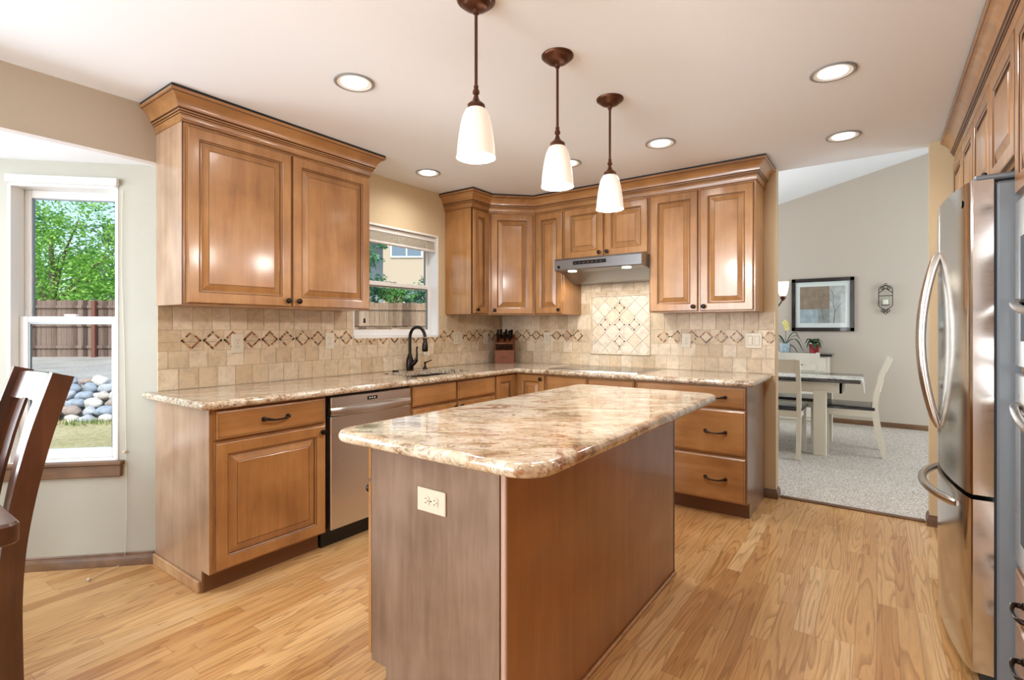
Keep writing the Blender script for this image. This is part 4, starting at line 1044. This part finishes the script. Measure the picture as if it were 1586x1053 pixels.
# ------------------------------------------------------------------ dining room
M_CHW = plain('painted_white_wood', (226, 222, 208), .4); M_CHB = plain('black_seat', (34, 36, 44), .28, coat=.3)
FC = .006
def dchair(loc, rz, label):
    A = empty('dining_chair', (loc[0], loc[1], FC), rz, label, 'chair', 'white and black dining chairs')
    W_ = .45; SPc = smoothpath([(-.075, 0), (-.035, .18), (-.008, .35), (0, .48), (-.018, .64), (-.058, .80), (-.115, .955)])
    hw = [.018+.006*math.sin(PI*min(1, p[1]/.9)) for p in SPc]
    for x0 in (0, W_-.038):
        b = MB(); stile(b, M_CHW, x0, x0+.038, SPc, hw); b.build('back_stile', A, smooth=35)
    def yat(z):
        a = [p for p in SPc if p[1] <= z][-1]; k = [p for p in SPc if p[1] >= z][0]
        return a[0]+(k[0]-a[0])*(z-a[1])/max(k[1]-a[1], 1e-6)
    for z0, z1, nm in ((.82, .95, 'top_rail'), (.62, .73, 'back_rail')):
        b = MB(); R = []
        for i in range(9):
            t = i/8; x = .03+(W_-.06)*t; c = -.022*math.sin(PI*t)
            R.append([(x, yat(z0)+c-.009, z0), (x, yat(z1)+c-.009, z1), (x, yat(z1)+c+.009, z1), (x, yat(z0)+c+.009, z0)])
        b.rings(R, M_CHW); b.build(nm, A, smooth=35)
    b = MB(); P_ = round_poly([(-.005, -.0), (W_+.005, 0), (W_+.02, .44), (-.02, .44)], [.005, .005, .04, .04], 5)
    slab(b, P_, [(.004, .452), (0, .456), (0, .472), (.006, .482), (.03, .484)], M_CHB); b.build('seat', A, smooth=30)
    b = MB(); b.box((.01, .01, .385), (W_-.01, .028, .452), M_CHW, .002); b.box((.005, .39, .385), (W_-.005, .412, .452), M_CHW, .002)
    b.box((.006, .01, .385), (.026, .40, .452), M_CHW, .002); b.box((W_-.026, .01, .385), (W_-.006, .40, .452), M_CHW, .002); b.build('seat_frame', A)
    for x0 in (0, W_-.04):
        b = MB(); R = [[(x0+a, y0, z) for a, y0 in ((0, .378), (.04, .378), (.04, .378+d_), (0, .378+d_))] for z, d_ in ((.452, .045), (.2, .038), (0, .030))]
        b.rings(R, M_CHW); b.build('leg', A, smooth=35)
    return A
dchair((2.075, 1.395), 0, 'white ladder-back dining chair on the near side of the dining table')
dchair((3.095, 1.835), PI/2, 'white dining chair with black seat at the right end of the dining table')
dchair((2.565, 2.64), PI, 'white dining chair on the far side of the dining table')
A = empty('dining_table', (0, 0, FC), 0, 'white dining table with black top in the dining room', 'table')
M_BTOP = plain('black_tabletop', (38, 34, 36), .18, coat=.4)
b = MB(); b.box((.95, 1.60, .722), (2.99, 2.52, .75), M_BTOP, .004); b.build('tabletop', A)
b = MB(); b.box((1.05, 1.66, .615), (2.84, 1.685, .722), M_CHW, .002); b.box((1.05, 2.435, .615), (2.84, 2.46, .722), M_CHW, .002); b.box((2.815, 1.66, .615), (2.84, 2.46, .722), M_CHW, .002); b.box((1.05, 1.66, .615), (1.075, 2.46, .722), M_CHW, .002); b.build('apron', A)
for x in (1.12, 2.60):
    for y in (1.64, 2.40):
        b = MB(); b.box((x, y, 0), (x+.11, y+.10, .64), M_CHW, .004); b.build('leg', A)
MR = N('runner_cloth'); v = MR.coord((1, 1, 1), False); nz = MR.noise(v, 22, 3, .6, 1.5)
MR.l(MR.ramp(nz, [(.56, s2l((226, 224, 216))), (.60, s2l((90, 90, 92)))]), MR.b.inputs['Base Color']); MR.set(Roughness=.8)
b = MB(); pts = [(1.3, .7525), (2.0, .7525), (2.90, .7525), (2.975, .753), (2.995, .748), (3.003, .73), (3.008, .69), (3.014, .63)]
ysr = (1.66, 2.10)
R = [[(x, ysr[0], z+FC), (x, ysr[1], z+FC), (x+(.003 if z < .745 else 0), ysr[1], z+.003+FC), (x+(.003 if z < .745 else 0), ysr[0], z+.003+FC)] for x, z in pts]
b.rings(R, MR.mat); tag(b.build('table_runner', None, smooth=40), 'patterned white runner hanging over the right end of the dining table', 'table runner')
A = empty('sideboard', (0, 0, FC), 0, 'white sideboard with black top against the far dining wall', 'sideboard')
b = MB(); b.box((.95, 3.41, .06), (2.60, 3.775, .885), M_CHW, .003); b.box((1.0, 3.45, 0), (2.56, 3.76, .06), M_CHW); b.build('body', A)
b = MB(); b.box((.92, 3.38, .885), (2.645, 3.785, .918), M_BTOP, .006); b.build('top', A)
for x0 in (.98, 1.52, 2.06):
    b = MB(); b.box((x0, 3.393, .10), (x0+.51, 3.41, .68), M_CHW, .003); d_ = b.build('door', A)
    b = MB(); b.lathe([(.005, 0), (.005, -.012), (.013, -.018), (.010, -.026)], M_BRONZE, axis='y', seg=12); b.build('knob', d_, (x0+.47, 3.393, .4))
    b = MB(); b.box((x0, 3.393, .70), (x0+.51, 3.41, .865), M_CHW, .003); d_ = b.build('drawer', A)
    b = MB(); b.lathe([(.005, 0), (.005, -.012), (.013, -.018), (.010, -.026)], M_BRONZE, axis='y', seg=12); b.build('knob', d_, (x0+.255, 3.393, .78))
# potted plants
M_LEAFD = plain('orchid_leaf', (44, 74, 42), .35, noise_amt=.2, nscale=8)
def leaf(b, base, ang, L, w_, rise, droop, mat):
    R = []; d = Vector((math.cos(ang), math.sin(ang), 0)); s_ = Vector((-d.y, d.x, 0)); n = 10
    for i in range(n+1):
        t = i/n; p = Vector(base)+d*(L*t*(1-.15*t))+Vector((0, 0, rise*math.sin(PI*min(t*1.1, 1)*.75)-droop*t*t)); ww = w_*math.sin(PI*min(.08+.92*t, .985))**.7
        R.append([p-s_*ww+Vector((0, 0, ww*.25)), p-Vector((0, 0, ww*.15)), p+s_*ww+Vector((0, 0, ww*.25)), p+Vector((0, 0, .003-ww*.1))])
    b.rings(R, mat)
def potted(x, y, z, potm, kind, label):
    A = empty('potted_plant', (x, y, z), 0, label, 'potted plant')
    b = MB()
    if kind == 'orchid':
        R = [ring_rect(-h, -h, h, h, .012, zz) for h, zz in ((.048, 0), (.05, .004), (.062, .115), (.064, .125), (.056, .125), (.05, .10))]
        b.rings(R, potm); b.build('pot', A, smooth=40)
        for i, (a, L, w_, r_, dr) in enumerate(((.1, .26, .02, .16, .12), (-.5, .30, .018, .12, .16), (.5, .22, .024, .18, .05), (2.6, .24, .022, .15, .08), (3.4, .28, .02, .12, .14), (-.2, .20, .026, .02, .16))):
            b = MB(); leaf(b, (0, 0, .105), a, L, w_, r_, dr, M_LEAFD); b.build('leaf', A, smooth=60)
        b = MB(); b.tube([(0, 0, .10), (.006, 0, .25), (.0, -.01, .36), (-.02, -.02, .42), (-.04, -.03, .43)], .003, M_LEAFD, 6); b.build('stem', A)
        MF = plain('orchid_bloom', (236, 226, 140), .5)
        for (fx, fy, fz) in ((.015, -.02, .37), (.0, -.03, .40), (.02, -.01, .33)):
            b = MB()
            for k in range(5):
                a = 2*PI*k/5+.3; c = (fx+.022*math.cos(a), fy-.004, fz+.022*math.sin(a))
                b.rings([[(c[0]+r*math.cos(q)*.9, c[1]+dy, c[2]+r*math.sin(q)) for q in [2*PI*j/10 for j in range(10)]] for r, dy in ((.004, .006), (.016, .003), (.017, 0), (.006, -.003))], MF)
            b.build('flower', A, smooth=50)
    else:
        b.lathe([(.045, 0), (.052, .004), (.056, .06), (.060, .10), (.062, .118), (.054, .118), (.05, .09)], potm, seg=8); b.build('pot', A, smooth=20)
        for (a, L, w_, r_, dr) in ((.2, .13, .03, .09, .07), (-.6, .12, .03, .07, .09), (2.9, .13, .032, .10, .05), (2.2, .11, .03, .09, .03), (3.8, .12, .028, .08, .09), (1.2, .12, .03, .1, .04), (-1.4, .1, .03, .05, .08)):
            b = MB(); leaf(b, (0, 0, .10), a, L, w_, r_, dr, M_LEAFD); b.build('leaf', A, smooth=60)
    return A
potted(2.10, 3.56, .924, plain('blue_glaze', (190, 214, 226), .2, noise_amt=.3, nscale=30), 'orchid', 'orchid in a pale blue pot on the sideboard')
potted(2.435, 3.56, .924, plain('red_glaze', (150, 24, 34), .25, noise_amt=.35, nscale=45), 'small', 'small green plant in a red pot on the sideboard')
# framed print
A = empty('framed_picture', (2.506, 3.7985, 1.565), 0, 'black-framed white-matted grey tree print on the far dining wall', 'picture')
w2, h2 = .359, .354
b = MB()
for a0, c0, a1, c1 in ((-w2, -h2, w2, -h2+.048), (-w2, h2-.048, w2, h2), (-w2, -h2, -w2+.048, h2), (w2-.048, -h2, w2, h2)): b.box((a0, -.028, c0), (a1, 0, c1), M_BTOP, .004)
b.build('frame', A)
b = MB(); b.box((-w2+.045, -.010, -h2+.045), (w2-.045, -.004, h2-.045), plain('mat_board', (232, 234, 236), .7)); b.build('mat_board', A, smooth=0)
PRN = [plain('print_'+str(i), c, .7, noise_amt=.2, nscale=14) for i, c in enumerate(((150, 128, 112), (186, 188, 190), (150, 152, 154), (172, 184, 196)))]
b = MB(); L0, L1, Z0, Z1 = -.26, .26, -.245, .245
b.box((L0, -.0115, -.06), (.085, -.0095, Z1), PRN[0]); b.box((.085, -.0115, Z0), (L1, -.0095, Z1), PRN[1]); b.box((L0, -.0115, Z0), (-.05, -.0095, -.06), PRN[3]); b.box((-.05, -.0115, Z0), (.085, -.0095, -.06), PRN[2])
MTW = plain('print_twig', (120, 116, 112), .7); rnd = random.Random(4)
def twig(p, a, L, r, dep):
    q = (p[0]+L*math.sin(a), p[1]+L*math.cos(a)); q = (max(L0, min(L1, q[0])), max(Z0, min(Z1, q[1])))
    b.tube([(p[0], -.0118, p[1]), (q[0], -.0118, q[1])], r, MTW, 4)
    if dep:
        for _ in range(2): twig(q, a+rnd.uniform(-.6, .6), L*.72, r*.7, dep-1)
twig((.13, Z0), .1, .16, .004, 4); twig((.02, -.2), -.2, .14, .003, 3)
b.build('print', A, smooth=0)
b = MB(); b.box((-w2+.047, -.0175, -h2+.047), (w2-.047, -.015, h2-.047), M_GLASS); b.build('glass_pane', A, smooth=0)
# wrought iron candle sconce
A = empty('wall_sconce', (3.19, 3.798, 1.612), 0, 'black wrought iron candle sconce on the far dining wall', 'sconce')
def spiral(b, cx, cz, r0, a0, sgn, turns=1.3):
    pts = []
    for k in range(20): a = a0+sgn*2*PI*turns*k/19; r = r0*(1-.75*k/19); pts.append((cx+r*math.cos(a), -.05, cz+r*math.sin(a)))
    b.tube(pts, .0045, M_BRONZE, 6)
b = MB()
for sx in (-1, 1):
    b.tube([(sx*.07, -.05, .11), (sx*.07, -.05, -.08), (sx*.04, -.05, -.11), (0, -.05, -.135)], .005, M_BRONZE, 6)
    b.tube([(sx*.07, -.05, .08), (sx*.03, -.05, .115), (0, -.05, .14)], .005, M_BRONZE, 6)
    b.tube([(sx*.07, -.05, .11), (sx*.062, -.05, .145), (sx*.04, -.05, .165), (0, -.05, .17)], .005, M_BRONZE, 6)
    spiral(b, sx*.034, .14, .022, PI/2, sx); spiral(b, sx*.032, -.145, .022, -PI/2, -sx)
b.tube([(-.07, -.05, .045), (.07, -.05, .045)], .005, M_BRONZE, 6)
for zz in (.185, -.17): b.tube([(.014*math.cos(2*PI*k/12), -.05, zz+.014*math.sin(2*PI*k/12)) for k in range(13)], .004, M_BRONZE, 6)
b.tube([(0, -.05, -.135), (0, -.02, -.15), (0, 0, -.15)], .006, M_BRONZE, 6); b.tube([(0, -.05, .17), (0, -.02, .18), (0, 0, .18)], .006, M_BRONZE, 6)
b.lathe([(.002, -.075), (.045, -.075), (.047, -.068), (.002, -.066)], M_BRONZE, (0, -.052, 0), 20); b.build('iron_frame', A, smooth=50)
b = MB(); b.lathe([(.03, -.066), (.03, -.005), (.026, -.003), (.002, -.006)], plain('candle_wax', (240, 236, 224), .5), (0, -.052, 0), 18); b.build('candle', A, smooth=50)
b = MB(); b.lathe([(.042, -.066), (.046, .035), (.044, .035), (.040, -.064)], M_GLASS, (0, -.052, 0), 20, caps=(False, False)); b.build('glass_cup', A, smooth=60)
# chandelier
CHX, CHY = 1.955, 2.0
A = empty('chandelier', (CHX, CHY, 0), 0, 'bronze chandelier with frosted shades, its right shade showing past the wall', 'chandelier')
b = MB(); b.lathe([(.002, 1.38), (.02, 1.40), (.03, 1.44), (.018, 1.48), (.035, 1.53), (.02, 1.60), (.012, 1.66), (.01, 1.74)], M_BRONZEL); b.tube([(0, 0, 1.7), (0, 0, 2.95)], .006, M_BRONZEL); b.lathe([(.06, 2.968), (.05, 2.945), (.01, 2.93)], M_BRONZEL); b.build('stem', A, smooth=50)
MSH2 = emit('chandelier_glass_lit', (255, 240, 214), .7, (255, 250, 240))
for k in range(5):
    a = 2*PI*k/5; cx, cy = .33*math.cos(a), .33*math.sin(a)
    b = MB(); b.tube(smoothpath([(.015*math.cos(a), .015*math.sin(a), 1.50), (.12*math.cos(a), .12*math.sin(a), 1.44), (.26*math.cos(a), .26*math.sin(a), 1.47), (cx, cy, 1.56)]), .007, M_BRONZEL, 8)
    b.lathe([(.004, 1.545), (.02, 1.56), (.03, 1.58), (.028, 1.595), (.002, 1.597)], M_BRONZEL, (cx, cy, 0), 16); b.build('arm', A, smooth=50)
    b = MB(); b.lathe([(.024, 1.594), (.040, 1.62), (.050, 1.66), (.056, 1.70), (.060, 1.75), (.057, 1.75), (.048, 1.66), (.022, 1.598)], MSH2, (cx, cy, 0), 22, caps=(False, False)); b.build('glass_shade', A, smooth=60)
    add_light('chandelier_light', 'POINT', (CHX+cx, CHY+cy, 1.70), 3, WARM, shadow_soft_size=.03)

# ------------------------------------------------------------------ outdoors (yard frame: x across, y away from the house)
def yard(name, mb, **kw): return mb.build(name, None, (CAM_X, CAM_Y, 0), YAW, **kw)
def gmat(name, a, b_, c, sc):
    m = N(name); v = m.coord((1, 1, 1), False); n1 = m.noise(v, sc, 5, .7); n2 = m.noise(v, .8, 3, .5)
    f = m.math('ADD', m.math('MULTIPLY', n1, .6), m.math('MULTIPLY', n2, .4))
    m.l(m.ramp(f, [(.38, s2l(a)), (.5, s2l(b_)), (.62, s2l(c))]), m.b.inputs['Base Color']); m.set(Roughness=.95); m.bump(n1, .6, .03); return m.mat
M_LAWN = gmat('dry_lawn', (140, 134, 86), (178, 166, 122), (196, 184, 146), 18)
M_GRAVEL = gmat('gravel_slope', (140, 134, 124), (172, 166, 158), (196, 192, 186), 40)
def terr(x):  # grade
    return 0
b = MB()
GX = [-46, -30, -20, -14, -10, -6, -2, 6]
def strip(y0, z0, y1, z1, mat):
    b.rings([[(x, y0, z0) for x in GX]+[(x, y0, z0-.3) for x in GX[::-1]], [(x, y1, z1) for x in GX]+[(x, y1, z1-.3) for x in GX[::-1]]], mat)
strip(4.2, -.40, 9.1, -.36, M_LAWN); tag(yard('ground_lawn', b, smooth=0), kind='structure')
b = MB(); strip(9.0, -.40, 9.7, .20, M_GRAVEL); strip(9.7, .20, 14.6, .47, M_GRAVEL); strip(14.6, .47, 60, 1.0, M_GRAVEL); tag(yard('ground_slope', b, smooth=0), kind='structure')
b = MB(); rnd = random.Random(11)
for i in range(900):
    x = rnd.uniform(-11, -6.0); y = rnd.uniform(8.45, 8.95); h_ = rnd.uniform(.04, .11); a = rnd.uniform(0, PI)
    dx, dy = .01*math.cos(a), .01*math.sin(a); z = -.368
    b.add([(x-dx, y-dy, z), (x+dx, y+dy, z), (x+rnd.uniform(-.02, .02), y, z+h_)], [(0, 1, 2)], M_LAWN if i % 4 == 0 else (MG := globals().get('MG') or plain('green_blades', (104, 132, 62), .8)))
tag(yard('grass_fringe', b, smooth=0, recalc=False), 'green grass fringe at the foot of the stone wall', 'grass', kind='stuff')
# river stones
SM = [plain('stone_'+str(i), c, .8, noise_amt=.2, nscale=6, bump=.3) for i, c in enumerate(((172, 176, 184), (196, 188, 180), (158, 142, 134), (206, 202, 196), (148, 158, 170)))]
def stone_mesh(seed, mat):
    rr = random.Random(seed); bm = bmesh.new(); bmesh.ops.create_icosphere(bm, subdivisions=3, radius=1); off = Vector((rr.random()*9, rr.random()*9, 0))
    for v in bm.verts:
        n_ = noise.noise(v.co*1.1+off)*.35+1; v.co = Vector((v.co.x*n_*.5, v.co.y*n_*.36, v.co.z*n_*.30))
    me = bpy.data.meshes.new('river_stone'); bm.to_mesh(me); bm.free(); me.materials.append(mat)
    me.polygons.foreach_set('use_smooth', [True]*len(me.polygons)); return me
SMs = [stone_mesh(i, SM[i % 5]) for i in range(10)]
rnd = random.Random(5); z = -.33; row = 0
while row < 6:
    x = -9.6+rnd.uniform(0, .2)
    while x < -6.3:
        s_ = rnd.uniform(.24, .36)
        if x < -8.2 or rnd.random() < 1:
            o = bpy.data.objects.new('river_stone', rnd.choice(SMs)); COL.objects.link(o)
            yy = 8.90+row*.13
            p = Matrix.Rotation(YAW, 3, 'Z') @ Vector((x, yy, 0)); o.location = (CAM_X+p.x, CAM_Y+p.y, -.33+row*.118+rnd.uniform(-.01, .01))
            o.scale = (s_, s_*rnd.uniform(.8, 1.1), s_*rnd.uniform(.8, 1.15)); o.rotation_euler = (rnd.uniform(-.2, .2), rnd.uniform(-.2, .2), YAW+rnd.uniform(-.5, .5))
            tag(o, 'rounded river stone in the low retaining wall outside the bay window', 'stone', 'river stones of the retaining wall')
        x += s_*1.1
    row += 1
# fences
def fmat(name, a, b_, c):
    m = N(name); oi = m.coord((7.2, .01, .01), False); fl = m.n('ShaderNodeVectorMath', operation='FLOOR'); m.l(oi, fl.inputs[0])
    wn = m.n('ShaderNodeTexWhiteNoise', noise_dimensions='3D'); m.l(fl.outputs[0], wn.inputs['Vector'])
    n1 = m.noise(m.coord((14, 14, 1.2), False), 3, 5, .7); f = m.math('ADD', m.math('MULTIPLY', wn.outputs['Value'], .5), m.math('MULTIPLY', n1, .5))
    m.l(m.ramp(f, [(.25, s2l(a)), (.5, s2l(b_)), (.75, s2l(c))]), m.b.inputs['Base Color']); m.set(Roughness=.9); return m.mat
M_FENCE = fmat('weathered_fence', (70, 52, 46), (106, 86, 76), (140, 120, 108)); M_FENCET = fmat('tan_fence', (96, 74, 58), (134, 108, 86), (168, 142, 118))
M_POST = plain('red_brown_post', (122, 78, 62), .85)
def fence(name, label, x0, y0, x1, y1, zb, zt, mat, pm, bw=.14, scal=False):
    L = math.hypot(x1-x0, y1-y0); a = math.atan2(y1-y0, x1-x0)
    A = empty(name, (x0, y0, 0), a, label, 'fence', parent=None)
    p = Matrix.Rotation(YAW, 3, 'Z') @ Vector((x0, y0, 0)); A.location = (CAM_X+p.x, CAM_Y+p.y, 0); A.rotation_euler = (0, 0, a+YAW)
    n = int(L/bw); b = MB()
    for i in range(n):
        h_ = zt+.015*math.sin(i*2.1); b.box((i*bw+.004, -.01, zb-.2), (i*bw+bw-.004, .01, h_), mat)
    for z in (zb+.28, (zb+zt)/2+.1, zt-.18): b.box((0, -.05, z-.04), (L, -.012, z+.04), mat)
    b.build('slat_panel', A, smooth=0)
    k = 0
    while k*2.4 < L:
        b = MB(); b.box((k*2.4-.05, -.14, zb-.3), (k*2.4+.05, -.05, zt-.02), pm, .005); b.build('post', A, smooth=0); k += 1
fence('wooden_fence', 'tall weathered grey board fence at the top of the gravel slope', -26, 14.0, -7.2, 14.4, .45, 2.03, M_FENCE, M_POST)
fence('wooden_fence', 'tall tan board fence behind the shrubs outside the sink window', -7.2, 14.4, -1.2, 16.2, .5, 2.02, M_FENCET, M_FENCET)
fence('wooden_fence', 'low tan fence with sloping top rail nearest the sink window', -3.6, 8.6, -1.35, 9.2, -.35, 1.27, M_FENCET, M_FENCET)
# neighbour house
M_SIDE = plain('cream_stucco', (196, 178, 156), .9); M_ROOF = plain('asphalt_shingle', (120, 108, 100), .9); M_HWIN = plain('house_window_glass', (110, 128, 146), .12)
A = empty('neighbor_house', (0, 0, 0), YAW, 'cream two-storey neighbour house seen through the sink window', 'house'); A.location = (CAM_X, CAM_Y, 0)
b = MB(); b.box((-6.05, 24, .4), (1.5, 32, 6.6), M_SIDE, .01); b.box((-9.5, 26, .4), (-6.05, 32, 6.4), plain('grey_siding', (150, 162, 170), .9), .01); b.build('wall', A, smooth=0)
b = MB(); b.prism([(-10, 6.4), (2, 6.4), (2, 6.6), (-4, 9.2), (-10, 6.6)], M_ROOF, lambda p, y: (p[0], y, p[1]), 23.4, 32.6); b.build('roof', A, smooth=0)
for (x0, x1, z0, z1) in ((-5.62, -4.25, 4.62, 5.30), (-5.0, -4.2, 1.9, 3.1), (-3.4, -2.4, 4.5, 5.4), (-3.4, -2.4, 1.9, 3.1)):
    b = MB(); t = .07
    for q in (((x0-t, z0-t), (x1+t, z0)), ((x0-t, z1), (x1+t, z1+t)), ((x0-t, z0), (x0, z1)), ((x1, z0), (x1+t, z1)), (((x0+x1)/2-.03, z0), ((x0+x1)/2+.03, z1))): b.box((q[0][0], 23.94, q[0][1]), (q[1][0], 24.01, q[1][1]), M_WHITE)
    o = b.build('window', A, smooth=0); b = MB(); b.box((x0, 23.97, z0), (x1, 24.005, z1), M_HWIN); b.build('pane', o, smooth=0)
# trees
def leafmat(name, rgb, rgb2):
    m = N(name); g = m.n('ShaderNodeNewGeometry'); m.l(m.ramp(g.outputs['Random Per Island'], [(0, s2l(rgb)), (1, s2l(rgb2))]), m.b.inputs['Base Color'])
    m.set(Roughness=.6); m.b.inputs['Subsurface Weight'].default_value = 0
    tr = m.n('ShaderNodeBsdfTranslucent'); m.l(m.ramp(g.outputs['Random Per Island'], [(0, s2l(rgb)), (1, s2l(rgb2))]), tr.inputs[0])
    mx = m.n('ShaderNodeMixShader'); mx.inputs[0].default_value = .35; m.l(m.b.outputs[0], mx.inputs[1]); m.l(tr.outputs[0], mx.inputs[2]); m.l(mx.outputs[0], m.out.inputs[0]); return m.mat
LM = [leafmat('leaf_bright', (96, 158, 48), (178, 222, 112)), leafmat('leaf_greygreen', (84, 112, 90), (138, 158, 134)), leafmat('leaf_teal', (66, 120, 84), (124, 168, 130)), leafmat('leaf_mid', (92, 148, 70), (140, 188, 110))]
M_BARK = plain('bark', (120, 104, 92), .9, noise_amt=.3, nscale=10)
def tree(name, label, cat, x, y, zb, blobs, mat, nl, ls, seed, group=None, trunk=True):
    rr = random.Random(seed); A = empty(name, (0, 0, 0), YAW, label, cat, group)
    p = Matrix.Rotation(YAW, 3, 'Z') @ Vector((x, y, 0)); A.location = (CAM_X+p.x, CAM_Y+p.y, zb)
    b = MB(); tot = sum(r**2 for *_, r in blobs)
    for (bx, by, bz, r) in blobs:
        k = int(nl*r*r/tot); sub = [(Vector((rr.gauss(0, 1), rr.gauss(0, 1), rr.gauss(0, 1))).normalized()*r*rr.uniform(.35, 1)) for _ in range(max(6, k//28))]
        for i in range(k):
            c = Vector((bx, by, bz))+rr.choice(sub)+Vector((rr.gauss(0, 1), rr.gauss(0, 1), rr.gauss(0, .8)))*r*.15
            u = Vector((rr.gauss(0, 1), rr.gauss(0, 1), rr.gauss(0, .6))).normalized(); v = u.cross(Vector((rr.gauss(0, 1), rr.gauss(0, 1), rr.gauss(0, 1)))).normalized()
            s_ = ls*rr.uniform(.6, 1.3); b.add([c-u*s_, c+v*s_*.45, c+u*s_, c-v*s_*.45], [(0, 1, 2, 3)], mat)
    b.build('foliage', A, smooth=0, recalc=False)
    b = MB(); top = max(z for _, _, z, _ in blobs)
    b.tube([(0, 0, -.3), (.05, .02, top*.4), (-.04, .05, top*.8)], [.14, .10, .05] if trunk else [.04, .03, .02], M_BARK, 8)
    for (bx, by, bz, r) in blobs: b.tube([(0, 0, top*.3), (bx*.5, by*.5, bz*.75), (bx, by, bz)], [.06, .04, .015] if trunk else [.02, .015, .01], M_BARK, 6)
    b.build('trunk', A, smooth=50)
tree('leafy_tree', 'bright green leafy tree behind the fence outside the bay window', 'tree', -14.6, 16.2, .5, [(0, 0, 1.8, 1.5), (-1.3, .3, 1.2, 1.1), (1.3, 0, 1.5, 1.2), (.2, .1, 3.1, 1.1), (2.0, .2, .8, .9), (-2.3, 0, 1.9, 1.0), (-1.0, .2, 2.6, 1.0), (1.4, .2, 2.6, .9), (.9, 0, 4.2, 1.0), (2.4, .3, 3.6, 1.1), (-2.2, .2, 4.6, .6), (2.6, .3, 1.8, 1.1)], LM[0], 17000, .06, 1)
tree('tall_tree', 'tall grey-green tree at the right behind the bright one', 'tree', -15.2, 21.0, .6, [(.6, 0, 4.3, 1.6), (1.6, 0, 2.8, 1.6), (-.6, 0, 2.4, 1.3), (2.6, .3, 5.0, 1.4), (2.2, 0, 1.4, 1.2), (.4, 0, 5.9, 1.2), (1.8, 0, 6.4, 1.3), (-1.0, 0, 4.6, .9), (3.6, 0, 3.2, 1.6), (.2, 0, 3.4, 1.4), (2.6, 0, 4.0, 1.6)], LM[1], 17000, .11, 2)
tree('far_tree', 'distant mid-green tree filling the left of the bay window view', 'tree', -23.5, 24.5, .6, [(0, 0, 3.2, 1.6), (1.6, 0, 1.8, 1.5), (-1.5, 0, 2.0, 1.5), (.8, 0, 5.6, 1.2), (3, 0, 1.2, 1.3), (3, .5, 3.6, 1.3), (5, 0, 2.0, 1.5), (-1, 0, 4.2, 1.3)], LM[3], 12000, .12, 3)
tree('slender_tree', 'small teal-green tree at the left of the sink window view', 'tree', -4.85, 17.0, .5, [(0, 0, 2.5, .75), (-.5, 0, 3.3, .65), (.15, 0, 3.4, .5), (-.3, 0, 1.6, .7)], LM[2], 2000, .075, 4)
for i, (x, y) in enumerate(((-5.7, 17.6), (-4.9, 18.3), (-4.0, 18.0), (-3.2, 18.6), (-2.5, 18.4))):
    tree('garden_shrub', ('leafy green shrub behind the tan fence, ' + ('leftmost of the row', 'second from left', 'middle of the row', 'fourth from left', 'rightmost of the row')[i]), 'shrub', x, y, .5, [(0, 0, 1.1, .62), (.2, 0, 1.9+.3*(i % 2), .5), (-.25, 0, 1.7, .45), (0, 0, .5, .5), (-.1, 0, 2.5-.25*i, .45)], LM[2] if i % 2 else LM[3], 2600, .06, 10+i, 'shrubs behind the tan fence', False)
